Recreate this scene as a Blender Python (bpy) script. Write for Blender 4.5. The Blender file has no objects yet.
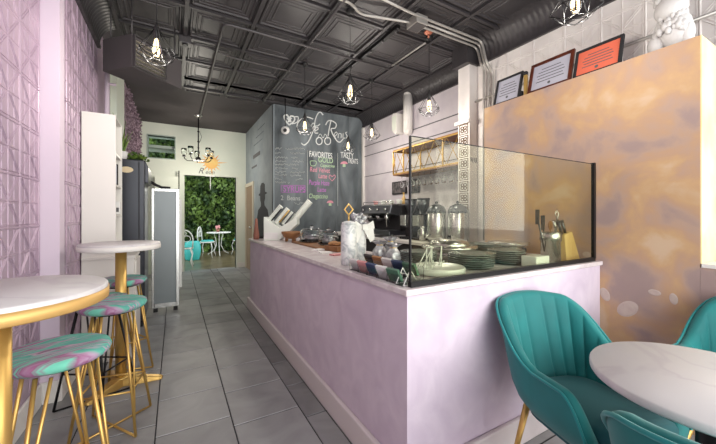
import bpy, bmesh, math, random
from mathutils import Vector, Matrix, Euler
random.seed(7)
scn = bpy.context.scene
COL = scn.collection
PI = math.pi
rad = math.radians

# ------------------------------------------------------------------ camera
cam_d = bpy.data.cameras.new('camera'); cam = bpy.data.objects.new('camera', cam_d); COL.objects.link(cam)
cam.location = (0, 0, 1.30); cam.rotation_euler = (rad(90), 0, rad(-29.8))
cam_d.sensor_width = 36; cam_d.lens = 320/716*36; cam_d.shift_y = -8/716
cam_d.clip_start = 0.05; cam_d.clip_end = 100
scn.camera = cam
# ------------------------------------------------------------------ light
w = bpy.data.worlds.new('world'); scn.world = w; w.use_nodes = True
bg = w.node_tree.nodes['Background']; bg.inputs[0].default_value = (0.93, 0.97, 1.0, 1); bg.inputs[1].default_value = 1.5
def area(name, loc, rot, sx, sy, power, color):
    l = bpy.data.lights.new(name, 'AREA'); l.shape = 'RECTANGLE'; l.size = sx; l.size_y = sy; l.energy = power; l.color = color
    o = bpy.data.objects.new(name, l); o.location = loc; o.rotation_euler = rot; COL.objects.link(o); return o
area('shopfront_daylight', (1.2, -2.2, 1.7), (rad(90), 0, 0), 3.6, 2.8, 95, (1.0, 0.985, 0.96))
area('side_window_daylight', (3.6, -0.7, 1.9), (rad(90), 0, rad(90)), 1.6, 1.6, 26, (1.0, 0.95, 0.85))
scn.view_settings.view_transform = 'Standard'; scn.view_settings.look = 'None'
scn.view_settings.exposure = 0.55; scn.view_settings.gamma = 1; scn.view_settings.use_curve_mapping = False

# ------------------------------------------------------------------ materials
def nt(name):
    m = bpy.data.materials.new(name); m.use_nodes = True
    t = m.node_tree; return m, t, t.nodes['Principled BSDF']
def col4(c): return (c[0], c[1], c[2], 1)
def srgb(r, g, b):
    f = lambda v: (v/255/12.92) if v/255 <= 0.04045 else ((v/255+0.055)/1.055)**2.4
    return (f(r), f(g), f(b))
def mat(name, c, rough=0.5, metal=0.0, c2=None, scale=6, detail=4, dist=0.0, bump=0.0, bscale=40, sheen=0, coat=0, stops=None, lo=0.35, hi=0.65, stretch=None):
    m, t, p = nt(name)
    p.inputs['Base Color'].default_value = col4(c); p.inputs['Roughness'].default_value = rough; p.inputs['Metallic'].default_value = metal
    if sheen: p.inputs['Sheen Weight'].default_value = sheen
    if coat: p.inputs['Coat Weight'].default_value = coat
    tc = t.nodes.new('ShaderNodeTexCoord'); src = tc.outputs['Object']
    if stretch:
        mp = t.nodes.new('ShaderNodeMapping'); mp.inputs['Scale'].default_value = stretch
        t.links.new(src, mp.inputs[0]); src = mp.outputs[0]
    if c2 is not None or stops:
        n = t.nodes.new('ShaderNodeTexNoise'); n.inputs['Scale'].default_value = scale; n.inputs['Detail'].default_value = detail; n.inputs['Distortion'].default_value = dist
        t.links.new(src, n.inputs['Vector'])
        r = t.nodes.new('ShaderNodeValToRGB'); t.links.new(n.outputs['Fac'], r.inputs[0])
        if stops:
            e = r.color_ramp.elements
            e[0].position = stops[0][0]; e[0].color = col4(stops[0][1]); e[1].position = stops[1][0]; e[1].color = col4(stops[1][1])
            for pos, cc in stops[2:]:
                q = e.new(pos); q.color = col4(cc)
        else:
            r.color_ramp.elements[0].position = lo; r.color_ramp.elements[1].position = hi
            r.color_ramp.elements[0].color = col4(c); r.color_ramp.elements[1].color = col4(c2)
        t.links.new(r.outputs[0], p.inputs['Base Color'])
    if bump:
        n2 = t.nodes.new('ShaderNodeTexNoise'); n2.inputs['Scale'].default_value = bscale; n2.inputs['Detail'].default_value = 5
        t.links.new(src, n2.inputs['Vector'])
        b = t.nodes.new('ShaderNodeBump'); b.inputs['Strength'].default_value = bump; b.inputs['Distance'].default_value = 0.01
        t.links.new(n2.outputs['Fac'], b.inputs['Height']); t.links.new(b.outputs[0], p.inputs['Normal'])
    return m
M = {}
M['pink_tin'] = mat('pink_tin', srgb(170,148,166), 0.38, 0.15, srgb(188,166,183), 3, bump=0.1, bscale=25)
M['pink_plaster'] = mat('pink_plaster', srgb(200,184,200), 0.75, 0, srgb(216,202,214), 5, 6, 1.0, bump=0.12, bscale=18, lo=0.3, hi=0.7)
M['pink_paint'] = mat('pink_paint', srgb(216,200,214), 0.6, bump=0.05, bscale=30)
M['white_tin'] = mat('white_tin', srgb(214,208,204), 0.5, 0.0, srgb(226,221,216), 4)
M['lilac_grey'] = mat('lilac_grey_paint', srgb(200,192,198), 0.6, 0, srgb(212,205,208), 4)
M['white_wood'] = mat('white_painted_wood', srgb(226,222,216), 0.45)
M['cream'] = mat('cream_wall', srgb(222,226,212), 0.7, 0, srgb(214,221,207), 2)
M['mint'] = mat('mint_grey_wall', srgb(168,182,172), 0.7)
M['baseboard'] = mat('baseboard', srgb(214,204,204), 0.55)
M['black_tin'] = mat('black_tin', srgb(60,57,59), 0.42, 0.1, srgb(54,51,53), 5, bump=0.08)
M['black_gypsum'] = mat('charcoal_gypsum', srgb(72,67,68), 0.8, 0, srgb(66,61,62), 2)
M['black_metal'] = mat('black_metal', srgb(30,30,31), 0.4, 0.5)
M['conduit'] = mat('grey_black_conduit', srgb(72,69,70), 0.4, 0.2)
M['conduit_light'] = mat('bare_conduit', srgb(170,166,160), 0.4, 0.5)
M['gold'] = mat('brushed_gold', srgb(214,176,102), 0.38, 0.75)
M['gold_matte'] = mat('gold_edge_band', srgb(214,172,104), 0.5, 0.4)
M['brass_frame'] = mat('brass_rod', srgb(176,140,72), 0.4, 0.5)
M['steel'] = mat('stainless_steel', srgb(196,196,192), 0.25, 0.9)
M['steel_dark'] = mat('dark_steel', srgb(92,94,98), 0.3, 0.8)
M['fridge'] = mat('charcoal_fridge', srgb(62,64,70), 0.3, 0.4)
M['teal'] = mat('teal_velvet', srgb(0,104,104), 0.7, 0, srgb(0,124,122), 3.5, 3, sheen=0.15)
M['teal_light'] = mat('teal_piping', srgb(20,134,134), 0.7, sheen=0.2)
M['teal_seat'] = mat('deep_teal_cushion', srgb(0,84,90), 0.75, sheen=0.1)
M['teal_plastic'] = mat('aqua_plastic', srgb(60,180,176), 0.4)
M['marble'] = mat('white_marble_laminate', srgb(212,206,206), 0.42, stops=[(0.0, srgb(208,204,204)), (0.49, srgb(208,204,204)), (0.505, srgb(198,192,195)), (0.52, srgb(208,204,204)), (1.0, srgb(206,202,202))], scale=1.0, dist=1.0)
M['slab'] = mat('counter_stone', srgb(206,194,196), 0.25, 0, srgb(226,218,218), 9, 6, 1.2)
M['jar_marble'] = mat('veined_marble', srgb(222,222,222), 0.3, 0, srgb(176,180,184), 14, 5, 2.2, lo=0.45, hi=0.62)
M['swirl'] = mat('marbled_fabric', srgb(96,190,170), 0.85, scale=2.6, dist=1.1, detail=4, stretch=(1.0, 5.5, 1.0),
    stops=[(0.0, srgb(60,140,128)), (1.0, srgb(120,200,178)), (0.36, srgb(112,196,172)), (0.42, srgb(150,90,130)), (0.46, srgb(178,150,176)), (0.50, srgb(100,182,162)), (0.55, srgb(84,160,148)), (0.58, srgb(190,165,185)), (0.61, srgb(122,84,112)), (0.66, srgb(108,192,168))])
M['tan'] = mat('lime_washed_tan', srgb(196,158,128), 0.7, scale=3.0, detail=11, dist=0.35, bump=0.08, bscale=9,
    stops=[(0.0, srgb(144,124,122)), (1.0, srgb(204,184,156)), (0.38, srgb(160,138,132)), (0.46, srgb(178,150,132)), (0.52, srgb(184,150,122)), (0.58, srgb(194,158,118)), (0.66, srgb(200,172,142))])
M['tan_lit_edge'] = mat('tan_edge_window_light', srgb(228,200,140), 0.7, 0, srgb(232,214,170), 4)  # tan with the window's warm light put into the colour
M['plaster_patch'] = mat('pale_plaster_patch', srgb(186,166,158), 0.8, 0, srgb(196,180,168), 20)
M['board'] = mat('chalkboard', srgb(66,72,76), 0.85, 0, srgb(124,132,136), 2.2, 6, 0.8, stretch=(1.5, 1, 0.5), lo=0.35, hi=0.75)
M['board_side'] = mat('blue_grey_paint', srgb(158,168,172), 0.8, 0, srgb(140,150,156), 3)
M['chalk'] = mat('chalk_white', srgb(226,228,226), 0.9)
M['chalk_grey'] = mat('chalk_faint', srgb(176,180,178), 0.9)
M['chalk_pink'] = mat('chalk_pink', srgb(206,140,156), 0.9)
M['chalk_violet'] = mat('chalk_violet', srgb(176,112,180), 0.9)
M['chalk_green'] = mat('chalk_green', srgb(170,196,160), 0.9)
M['black_matte'] = mat('black_matte', srgb(34,33,35), 0.8)
M['man_paint'] = mat('mural_dark_paint', srgb(62,64,68), 0.85)
M['ink'] = mat('grey_ink', srgb(96,96,98), 0.8)
M['door_wood'] = mat('pale_brown_door', srgb(150,128,104), 0.6)
M['casing'] = mat('cream_casing', srgb(206,198,178), 0.6)
M['patio'] = mat('olive_stone', srgb(112,100,72), 0.3, 0, srgb(84,74,56), 3)
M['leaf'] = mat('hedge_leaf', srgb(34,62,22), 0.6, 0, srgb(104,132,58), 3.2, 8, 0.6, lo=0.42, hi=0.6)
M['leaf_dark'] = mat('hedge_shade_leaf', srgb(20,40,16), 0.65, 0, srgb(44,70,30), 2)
M['leaf_plant'] = mat('plant_leaf', srgb(66,104,40), 0.5, 0, srgb(136,160,74), 12)
M['flower_wall'] = mat('dusty_pink_petals', srgb(168,146,158), 0.85, 0, srgb(120,100,110), 30, lo=0.4, hi=0.6)
M['wire_white'] = mat('white_wire', srgb(226,228,222), 0.5)
M['paper'] = mat('white_paper', srgb(226,224,222), 0.7)
M['cert_grey'] = mat('certificate_paper', srgb(186,186,198), 0.6)
M['cert_red'] = mat('orange_red_certificate', srgb(224,112,86), 0.6)
M['mahogany'] = mat('mahogany_frame', srgb(98,46,28), 0.35, 0, srgb(70,30,20), 20)
M['bust'] = mat('white_plaster_cast', srgb(196,194,192), 0.6, bump=0.25, bscale=30)
M['wood'] = mat('pale_knife_wood', srgb(224,190,128), 0.5, 0, srgb(206,168,104), 8, stretch=(1, 1, 0.2))
M['wood_brown'] = mat('brown_wood', srgb(150,104,62), 0.5, 0, srgb(120,78,44), 10)
M['terracotta'] = mat('terracotta', srgb(150,96,80), 0.6)
M['rose'] = mat('rose_pink', srgb(214,150,150), 0.7)
M['kraft'] = mat('kraft_brown', srgb(168,122,80), 0.8)
M['navy'] = mat('navy_card', srgb(50,66,104), 0.6)
M['green_card'] = mat('green_card', srgb(70,110,88), 0.6)
M['dark_card'] = mat('dark_card', srgb(58,54,56), 0.6)
M['plate_dark'] = mat('slate_plate', srgb(120,128,126), 0.25)
M['plate_white'] = mat('white_ceramic', srgb(226,230,222), 0.25)
M['bulb_base'] = mat('bulb_socket', srgb(40,38,38), 0.5)
M['sun_orange'] = mat('sun_orange_paint', srgb(222,140,64), 0.7, 0, srgb(236,196,110), 6)
M['sun_yellow'] = mat('sun_yellow_paint', srgb(240,206,130), 0.7, 0, srgb(230,168,86), 5)
M['logo'] = mat('cream_oval_badge', srgb(226,206,166), 0.5)
M['copper'] = mat('copper_detector', srgb(190,120,96), 0.35, 0.6)
M['art'] = mat('photo_print', srgb(120,112,112), 0.6, 0, srgb(60,58,60), 14)
M['stencil'] = mat('brown_stencil', srgb(92,68,44), 0.8)
M['grout'] = mat('dark_grout', srgb(52,52,54), 0.9)
M['rubber'] = mat('black_rubber', srgb(24,24,24), 0.7)
M['louvre_fins'] = mat('polished_louvre', srgb(226,222,206), 0.18, 0.9)  # pale polished metal for the heater louvre blades

def glassmat(name, c, rough=0.0, ior=1.45):
    m, t, p = nt(name); p.inputs['Base Color'].default_value = col4(c); p.inputs['Roughness'].default_value = rough
    p.inputs['Transmission Weight'].default_value = 1; p.inputs['IOR'].default_value = ior; return m
M['glass_clear'] = glassmat('clear_glass', (0.95, 0.97, 0.96), 0.02)
M['glass_pane'] = glassmat('green_reflection_glass', (0.85, 0.88, 0.74), 0.0, 1.2)  # greenish glass; the stronger yellow-green tint stands in for its reflection
M['acrylic'] = glassmat('acrylic', (0.95, 0.97, 0.97), 0.03)
M['cellophane'] = mat('cellophane', srgb(206,206,210), 0.15, 0.3, srgb(150,150,156), 25)
m, t, p = nt('door_glass'); p.inputs['Base Color'].default_value = col4(srgb(128,136,138)); p.inputs['Roughness'].default_value = 0.3; p.inputs['Metallic'].default_value = 0.1; M['door_glass'] = m
m, t, p = nt('warm_filament'); p.inputs['Base Color'].default_value = (1, 0.8, 0.5, 1)
p.inputs['Emission Color'].default_value = (1.0, 0.72, 0.36, 1); p.inputs['Emission Strength'].default_value = 2.2; M['filament'] = m
# floor tiles: tone of each tile from a per-tile attribute
m, t, p = nt('slate_floor_tile'); p.inputs['Roughness'].default_value = 0.42
at_ = t.nodes.new('ShaderNodeAttribute'); at_.attribute_name = 'tone'
tc = t.nodes.new('ShaderNodeTexCoord'); nz = t.nodes.new('ShaderNodeTexNoise'); nz.inputs['Scale'].default_value = 3.0; nz.inputs['Detail'].default_value = 7; nz.inputs['Distortion'].default_value = 1.2
t.links.new(tc.outputs['Object'], nz.inputs['Vector'])
ad = t.nodes.new('ShaderNodeMath'); ad.operation = 'ADD'; t.links.new(nz.outputs['Fac'], ad.inputs[0]); t.links.new(at_.outputs['Fac'], ad.inputs[1])
rp = t.nodes.new('ShaderNodeValToRGB'); rp.color_ramp.elements[0].position = 0.25; rp.color_ramp.elements[1].position = 1.0
rp.color_ramp.elements[0].color = col4(srgb(112,112,113)); rp.color_ramp.elements[1].color = col4(srgb(164,164,164))
t.links.new(ad.outputs[0], rp.inputs[0]); t.links.new(rp.outputs[0], p.inputs['Base Color'])
bp_ = t.nodes.new('ShaderNodeBump'); bp_.inputs['Strength'].default_value = 0.15; bp_.inputs['Distance'].default_value = 0.01
t.links.new(nz.outputs['Fac'], bp_.inputs['Height']); t.links.new(bp_.outputs[0], p.inputs['Normal']); M['tile'] = m

# ------------------------------------------------------------------ mesh builder
def frame(d):
    d = Vector(d).normalized(); a = Vector((0, 0, 1)) if abs(d.z) < 0.95 else Vector((1, 0, 0))
    x = d.cross(a).normalized(); return x, d.cross(x).normalized(), d
class MB:
    def __init__(s): s.v = []; s.f = []; s.sm = []
    def add(s, vs, fs, smooth=False, mx=None):
        o = len(s.v); s.v += [tuple(mx @ Vector(q)) if mx else tuple(q) for q in vs]
        s.f += [tuple(i+o for i in f) for f in fs]; s.sm += [smooth]*len(fs); return s
    def box(s, x0, x1, y0, y1, z0, z1, mx=None):
        vs = [(x, y, z) for z in (z0, z1) for y in (y0, y1) for x in (x0, x1)]
        return s.add(vs, [(0,2,3,1),(4,5,7,6),(0,1,5,4),(2,6,7,3),(0,4,6,2),(1,3,7,5)], False, mx)
    def cyl(s, p0, p1, r0, r1=None, n=16, caps=True, smooth=True):
        r1 = r0 if r1 is None else r1; p0 = Vector(p0); p1 = Vector(p1); x, y, d = frame(p1-p0)
        vs = []
        for p, r in ((p0, r0), (p1, r1)):
            for i in range(n):
                a = 2*PI*i/n; vs.append(p + x*math.cos(a)*r + y*math.sin(a)*r)
        s.add(vs, [(i, (i+1) % n, n+(i+1) % n, n+i) for i in range(n)], smooth)
        if caps:
            o = len(s.v)-2*n; s.f += [tuple(o+i for i in range(n))[::-1], tuple(o+n+i for i in range(n))]; s.sm += [False]*2
        return s
    def lathe(s, prof, c=(0, 0, 0), n=32, smooth=True):
        vs = []
        for r, z in prof:
            for i in range(n):
                a = 2*PI*i/n; vs.append((c[0]+math.cos(a)*r, c[1]+math.sin(a)*r, c[2]+z))
        fs = [(j*n+i, j*n+(i+1) % n, (j+1)*n+(i+1) % n, (j+1)*n+i) for j in range(len(prof)-1) for i in range(n)]
        s.add(vs, fs, smooth); o = len(s.v)-len(vs)
        if prof[0][0] > 1e-5: s.f.append(tuple(o+i for i in range(n))[::-1]); s.sm.append(False)
        if prof[-1][0] > 1e-5: s.f.append(tuple(o+(len(prof)-1)*n+i for i in range(n))); s.sm.append(False)
        return s
    def tube(s, pts, r, n=8, closed=False):
        pts = [Vector(p) for p in pts]; k = len(pts); vs = []; px = None
        for i, p in enumerate(pts):
            if closed: d = pts[(i+1) % k]-pts[i-1]
            else: d = pts[min(i+1, k-1)]-pts[max(i-1, 0)]
            if d.length < 1e-9: d = Vector((0, 0, 1))
            d.normalize()
            if px is None: x, y, _ = frame(d)
            else:
                x = (px - d*px.dot(d)); x = x.normalized() if x.length > 1e-6 else frame(d)[0]; y = d.cross(x)
            px = x
            rr = r[i] if isinstance(r, (list, tuple)) else r
            for j in range(n):
                a = 2*PI*j/n; vs.append(p + x*math.cos(a)*rr + y*math.sin(a)*rr)
        segs = k if closed else k-1
        fs = [(i*n+j, i*n+(j+1) % n, ((i+1) % k)*n+(j+1) % n, ((i+1) % k)*n+j) for i in range(segs) for j in range(n)]
        if not closed: fs += [tuple(range(n))[::-1], tuple((k-1)*n+j for j in range(n))]
        return s.add(vs, fs, True)
    def prism(s, poly, lo, hi, axis='z', mx=None):
        def P(a, b, h): return {'z': (a, b, h), 'y': (a, h, b), 'x': (h, a, b)}[axis]
        n = len(poly); vs = [P(a, b, lo) for a, b in poly]+[P(a, b, hi) for a, b in poly]
        fs = [(i, (i+1) % n, n+(i+1) % n, n+i) for i in range(n)]+[tuple(range(n))[::-1], tuple(n+i for i in range(n))]
        return s.add(vs, fs, False, mx)
    def ball(s, c, r, sc=(1, 1, 1), n=14, m=9, mx=None):
        vs = [(c[0], c[1], c[2]-r*sc[2])]
        for j in range(1, m):
            t = PI*j/m
            for i in range(n):
                a = 2*PI*i/n; vs.append((c[0]+r*sc[0]*math.sin(t)*math.cos(a), c[1]+r*sc[1]*math.sin(t)*math.sin(a), c[2]-r*sc[2]*math.cos(t)))
        vs.append((c[0], c[1], c[2]+r*sc[2])); L = len(vs)-1
        fs = [(0, 1+(i+1) % n, 1+i) for i in range(n)]
        fs += [(1+j*n+i, 1+j*n+(i+1) % n, 1+(j+1)*n+(i+1) % n, 1+(j+1)*n+i) for j in range(m-2) for i in range(n)]
        fs += [(L, 1+(m-2)*n+i, 1+(m-2)*n+(i+1) % n) for i in range(n)]
        return s.add(vs, fs, True, mx)
    def grid(s, fn, nu, nv, smooth=True, closeu=False):
        vs = [fn(i/(nu if closeu else nu-1), j/(nv-1)) for j in range(nv) for i in range(nu)]
        cu = nu if closeu else nu-1
        return s.add(vs, [(j*nu+i, j*nu+(i+1) % nu, (j+1)*nu+(i+1) % nu, (j+1)*nu+i) for j in range(nv-1) for i in range(cu)], smooth)
    def build(s, name, m, parent=None, bevel=0, fix=True):
        me = bpy.data.meshes.new(name); me.from_pydata([tuple(v) for v in s.v], [], s.f)
        me.polygons.foreach_set('use_smooth', s.sm)
        if fix:
            b = bmesh.new(); b.from_mesh(me); bmesh.ops.recalc_face_normals(b, faces=b.faces); b.to_mesh(me); b.free()
        me.materials.append(m); me.update()
        o = bpy.data.objects.new(name, me); COL.objects.link(o)
        if parent: o.parent = parent
        if bevel:
            bm_ = o.modifiers.new('bevel', 'BEVEL'); bm_.width = bevel; bm_.segments = 2; bm_.limit_method = 'ANGLE'; bm_.angle_limit = rad(40)
        return o
def tag(o, label, cat, group=None, kind=None):
    o['label'] = label; o['category'] = cat
    if group: o['group'] = group
    if kind: o['kind'] = kind
    return o
def thing(name, label, cat, loc=(0, 0, 0), rz=0, group=None):
    o = bpy.data.objects.new(name, None); COL.objects.link(o); o.empty_display_size = 0.05
    o.location = loc; o.rotation_euler = (0, 0, rz); return tag(o, label, cat, group)
def struct(name, mb, m, parent=None, bevel=0):
    o = mb.build(name, m, parent, bevel)
    if not parent: o['kind'] = 'structure'
    return o
def copy_tree(o, parent=None):
    c = o.copy(); COL.objects.link(c)
    if parent: c.parent = parent
    for ch in list(o.children): copy_tree(ch, c)
    return c
def dup(o, loc, rz=0, label=None):
    c = copy_tree(o); c.location = loc; c.rotation_euler = (0, 0, rz)
    if label: c['label'] = label
    return c
def text(name, s, size, m, parent, loc, rot, shear=0, sx=1, thick=0.0, align='LEFT'):
    cu = bpy.data.curves.new('t', 'FONT'); cu.body = s; cu.size = size; cu.shear = shear; cu.extrude = 0.0008; cu.offset = thick; cu.align_x = align
    o = bpy.data.objects.new('t', cu); COL.objects.link(o); bpy.context.view_layer.update()
    me = bpy.data.meshes.new_from_object(o); COL.objects.unlink(o); bpy.data.objects.remove(o)
    me.materials.clear(); me.materials.append(m); me.name = name
    q = bpy.data.objects.new(name, me); COL.objects.link(q); q.parent = parent
    q.location = loc; q.rotation_euler = rot; q.scale = (sx, 1, 1); return q
def smooth01(a, b, x):
    t = max(0, min(1, (x-a)/(b-a))); return t*t*(3-2*t)

# ================================================================== ROOM
HC = 3.28; XL1 = -0.80; XL2 = -0.70; XR = 3.10; XR2 = 3.36; YB = 8.2; YF = -1.9; YBB = 5.65; XBB = 1.52; YPIL = 2.98
# floor
fl = struct('floor', MB().box(-1.0, 3.4, YF, YB+0.12, -0.1, -0.004), M['grout'])
tv = MB(); tones = []
P = 0.414
cols = [(-0.099+P*k, -0.099+P*(k+1)) for k in range(-3, 2)] + [(0.729, 0.869)] + [(0.869+P*k, 0.869+P*(k+1)) for k in range(0, 7)]
offs = {0: 0.10, 1: 0.30, 2: 0.335, 3: 0.126, 4: 0.009, 5: 0.29}
for ci, (x0, x1) in enumerate(cols):
    off = offs.get(ci, random.random()*P)
    y = YF-P+off
    # shift so that joints land at the measured rows
    base = {2: 2.335, 3: 2.196, 4: 2.079, 5: 1.945}.get(ci, 2.0+off)
    k0 = int((base-YF)/P)+1; y = base-k0*P
    while y < YB+0.1:
        a, b = max(y, YF)+0.0045, min(y+P, YB+0.12)-0.0045
        if b-a > 0.02:
            g = 0.003; xa, xb = max(x0+g, -0.98), min(x1-g, 3.38)
            n0 = len(tv.f)
            vs = [(xa, a, -0.004), (xb, a, -0.004), (xb, b, -0.004), (xa, b, -0.004), (xa+.002, a+.002, 0), (xb-.002, a+.002, 0), (xb-.002, b-.002, 0), (xa+.002, b-.002, 0)]
            tv.add(vs, [(0,1,5,4),(1,2,6,5),(2,3,7,6),(3,0,4,7),(4,5,6,7)])
            tone = random.uniform(-0.05, 0.38) - (0.25 if ci == 5 else 0)
            tones += [tone]*8
        y += P
ft = tv.build('tile_paving', M['tile'], fl)
atr = ft.data.attributes.new('tone', 'FLOAT', 'POINT'); atr.data.foreach_set('value', tones)

# tin relief on a wall: ridges on the plane x = X (sign gives side the ridges stand on)
def tin(mb, X, sg, y0, y1, z0, z1, pitch, zo=0.0, yo=0.0, r=0.0035):
    def bar(a, b, wd, h):
        a = Vector((0, a[0], a[1])); b = Vector((0, b[0], b[1])); d = (b-a).normalized(); n = Vector((0, -d.z, d.y))*wd
        p = [a-n, b-n, b+n, a+n]; t = [a-n*.35, b-n*.35, b+n*.35, a+n*.35]
        vs = [(X, q.y, q.z) for q in p]+[(X+sg*h, q.y, q.z) for q in t]
        mb.add(vs, [(0,1,5,4),(1,2,6,5),(2,3,7,6),(3,0,4,7),(4,5,6,7)])
    ny = int((y1-y0)/pitch)+2; nz_ = int((z1-z0)/pitch)+2
    ys = [yo+pitch*i for i in range(-60, 90) if y0-1e-6 <= yo+pitch*i <= y1+1e-6]
    zs = [zo+pitch*i for i in range(-60, 90) if z0-1e-6 <= zo+pitch*i <= z1+1e-6]
    for i, y in enumerate(ys):
        k = round((y-yo)/pitch)
        bar((y, z0), (y, z1), 0.007 if k % 2 == 0 else 0.004, 0.006 if k % 2 == 0 else 0.004)
        if k % 2 == 0: bar((y+0.016, z0), (y+0.016, z1), 0.003, 0.004)
    for z in zs:
        k = round((z-zo)/pitch)
        bar((y0, z), (y1, z), 0.007 if k % 2 == 0 else 0.003, 0.006 if k % 2 == 0 else 0.004)
        if k % 2 == 0: bar((y0, z+0.018), (y1, z+0.018), 0.004, 0.005)
    for y in [yo+pitch*i for i in range(-60, 90)]:
        for z in [zo+pitch*i for i in range(-60, 90)]:
            if y < y0-1e-6 or y+pitch > y1+1e-6 or z < z0-1e-6 or z+pitch > z1+1e-6: continue
            ky = round((y-yo)/pitch) % 2; kz = round((z-zo)/pitch) % 2
            g = 0.012
            for q in (0.0, 0.022):
                if (ky+kz) % 2 == 0: bar((y+g, z+g+q), (y+pitch-g-q, z+pitch-g), 0.003, 0.004)
                else: bar((y+pitch-g, z+g+q), (y+g+q, z+pitch-g), 0.003, 0.004)
            bar((y+pitch*.5, z+g), (y+pitch*.5, z+pitch-g), 0.0025, 0.003)
# left wall, near part, pilaster, far part
mb = MB().box(XL1-0.2, XL1, YF, YPIL, 0, HC); tin(mb, XL1, 1, YF+0.4, YPIL-0.02, 0.17, 3.02, 0.1525, zo=0.0, yo=2.95)
struct('wall_left', mb, M['pink_tin'])
mb = MB().box(XL1-0.2, XL2, YPIL, 4.25, 0, HC); tin(mb, XL2, 1, YPIL+0.12, 4.24, 0.17, 3.02, 0.1525, zo=0.0, yo=3.14)
struct('wall_left_middle', mb, M['pink_tin'])
struct('trim_1', MB().box(XL1, XL2+0.004, YPIL-0.012, YPIL+0.10, 0.0, HC-0.02), M['pink_paint'])
struct('wall_left_back', MB().box(XL1-0.2, XL2, 4.25, 5.0, 0, HC), M['pink_tin'])
struct('wall_left_rear', MB().box(XL1-0.2, XL2, 5.0, YB, 0, HC), M['cream'])
struct('trim_2', MB().box(XL2, XL2+0.06, 5.05, 5.75, 0, HC), M['cream'])
def baseb(name, x0, x1, y0, y1, h=0.15, m='white_wood'):
    return struct(name, MB().box(x0, x1, y0, y1, 0.0, h), M[m], bevel=0.006)
baseb('baseboard_left', XL1, XL1+0.018, YF, YPIL-0.032)
baseb('baseboard_left_pilaster', XL1, XL2+0.022, YPIL-0.032, YPIL-0.012, 0.15)
baseb('baseboard_left_middle', XL2+0.004, XL2+0.022, YPIL-0.012, 4.24)
# right wall
mb = MB().box(XR, XR+0.35, 0.30, 2.579, 0, HC); tin(mb, XR, -1, 0.40, 2.57, 1.5, 3.05, 0.145, zo=2.62, yo=0.732)
struct('wall_right', mb, M['white_tin'])
struct('wall_right_far', MB().box(XR2, XR2+0.2, 2.75, YBB+0.02, 0, HC), M['lilac_grey'])
for i, (z, h) in enumerate(((2.46, 0.012), (2.66, 0.012), (2.05, 0.008))):
    struct('trim_%d' % (3+i), MB().box(XR2-0.012, XR2, 2.75, YBB-0.01, z, z+h), M['ink'])
struct('trim_6', MB().box(XR2-0.05, XR2, YBB-0.07, YBB-0.02, 0, 3.05), M['white_wood'])
mb = MB().box(2.97, XR+0.35, 2.58, 2.75, 0, 3.04)
pr = struct('trim_7', mb, M['white_tin'])   # pier
struct('trim_9', MB().box(2.93, 2.969, 2.56, 2.78, 2.36, 2.40), M['white_wood'], bevel=0.008)
# stencil tiles on the pier
for k in range(11):
    z = 2.30-0.135*k
    mb = MB()
    mb.box(2.97-0.006, 2.97, 2.60, 2.73, z-0.06, z-0.052).box(2.97-0.006, 2.97, 2.60, 2.73, z+0.052, z+0.06).box(2.97-0.006, 2.97, 2.60, 2.608, z-0.052, z+0.052).box(2.97-0.006, 2.97, 2.722, 2.73, z-0.052, z+0.052)
    for a in range(4):
        an = PI/4+a*PI/2; c = Vector((2.97-0.003, 2.665+0.03*math.cos(an), z+0.026*math.sin(an)))
        pts = [(2.97-0.003, c.y+0.02*math.cos(q), c.z+0.017*math.sin(q)) for q in [2*PI*i/10 for i in range(10)]]
        mb.tube(pts, 0.006, 5, True)
    o = mb.build('stencil_square', M['stencil'], pr)
text('painted_letters', 'WAR', 0.085, M['black_matte'], pr, (2.974, 2.5775, 1.90), (PI/2, 0, 0), 0, .62)
# black cove cornices with ribs
def cornice(name, Xw, sg, y0, y1, zb, dep):
    mb = MB(); n = int((y1-y0)/0.011)
    def fn(u, v):
        a = v*PI/2; rib = 0.006*abs(math.sin(PI*(y0+(y1-y0)*u)/0.055))
        d = dep*(1-math.cos(a))+0.012; h = (HC-zb)*math.sin(a)
        return (Xw+sg*(d-rib+0.01*math.cos(a)), y0+(y1-y0)*u, zb+h+rib*0.3)
    mb.grid(fn, n, 8); mb.box(min(Xw, Xw+sg*0.03), max(Xw, Xw+sg*0.03), y0, y1, zb-0.03, zb)
    return struct(name, mb, M['black_tin'])
cornice('trim_10', XR, -1, 0.30, 2.55, 3.06, 0.20)
cornice('trim_11', XR2, -1, 2.75, YBB, 3.10, 0.22)
cornice('trim_12', XL1, 1, YF, YPIL, 3.06, 0.20)
cornice('trim_13', XL2, 1, YPIL, 4.25, 3.06, 0.20)
struct('trim_14', MB().box(XR-0.20, XR+0.3, 2.55, 2.78, 3.04, HC), M['black_tin'])
# ceiling: tin coffers then plain gypsum
cl = struct('ceiling', MB().box(-1.0, 3.5, YF, YBB, HC, HC+0.12), M['black_tin'])
struct('ceiling_back', MB().box(-1.0, 3.5, YBB, YB+0.12, HC, HC+0.12), M['black_gypsum'])
mb = MB()
def bead(x0, x1, y0, y1, wd, h):
    # rectangular ring, trapezoid section, hanging from the ceiling
    o = [(x0, y0), (x1, y0), (x1, y1), (x0, y1)]
    def ring(d, z): return [(x0+d, y0+d, z), (x1-d, y0+d, z), (x1-d, y1-d, z), (x0+d, y1-d, z)]
    vs = ring(0, HC)+ring(wd*.3, HC-h)+ring(wd*.7, HC-h)+ring(wd, HC); fs = []
    for r_ in range(3):
        for i in range(4): fs.append((r_*4+i, r_*4+(i+1) % 4, (r_+1)*4+(i+1) % 4, (r_+1)*4+i))
    mb.add(vs, fs)
PX = 0.61
xs = [0.10+PX*k for k in range(-1, 5)]; ysq = [3.42-PX*k for k in range(9)][::-1]+[3.42+PX*k for k in range(1, 4)]
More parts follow.
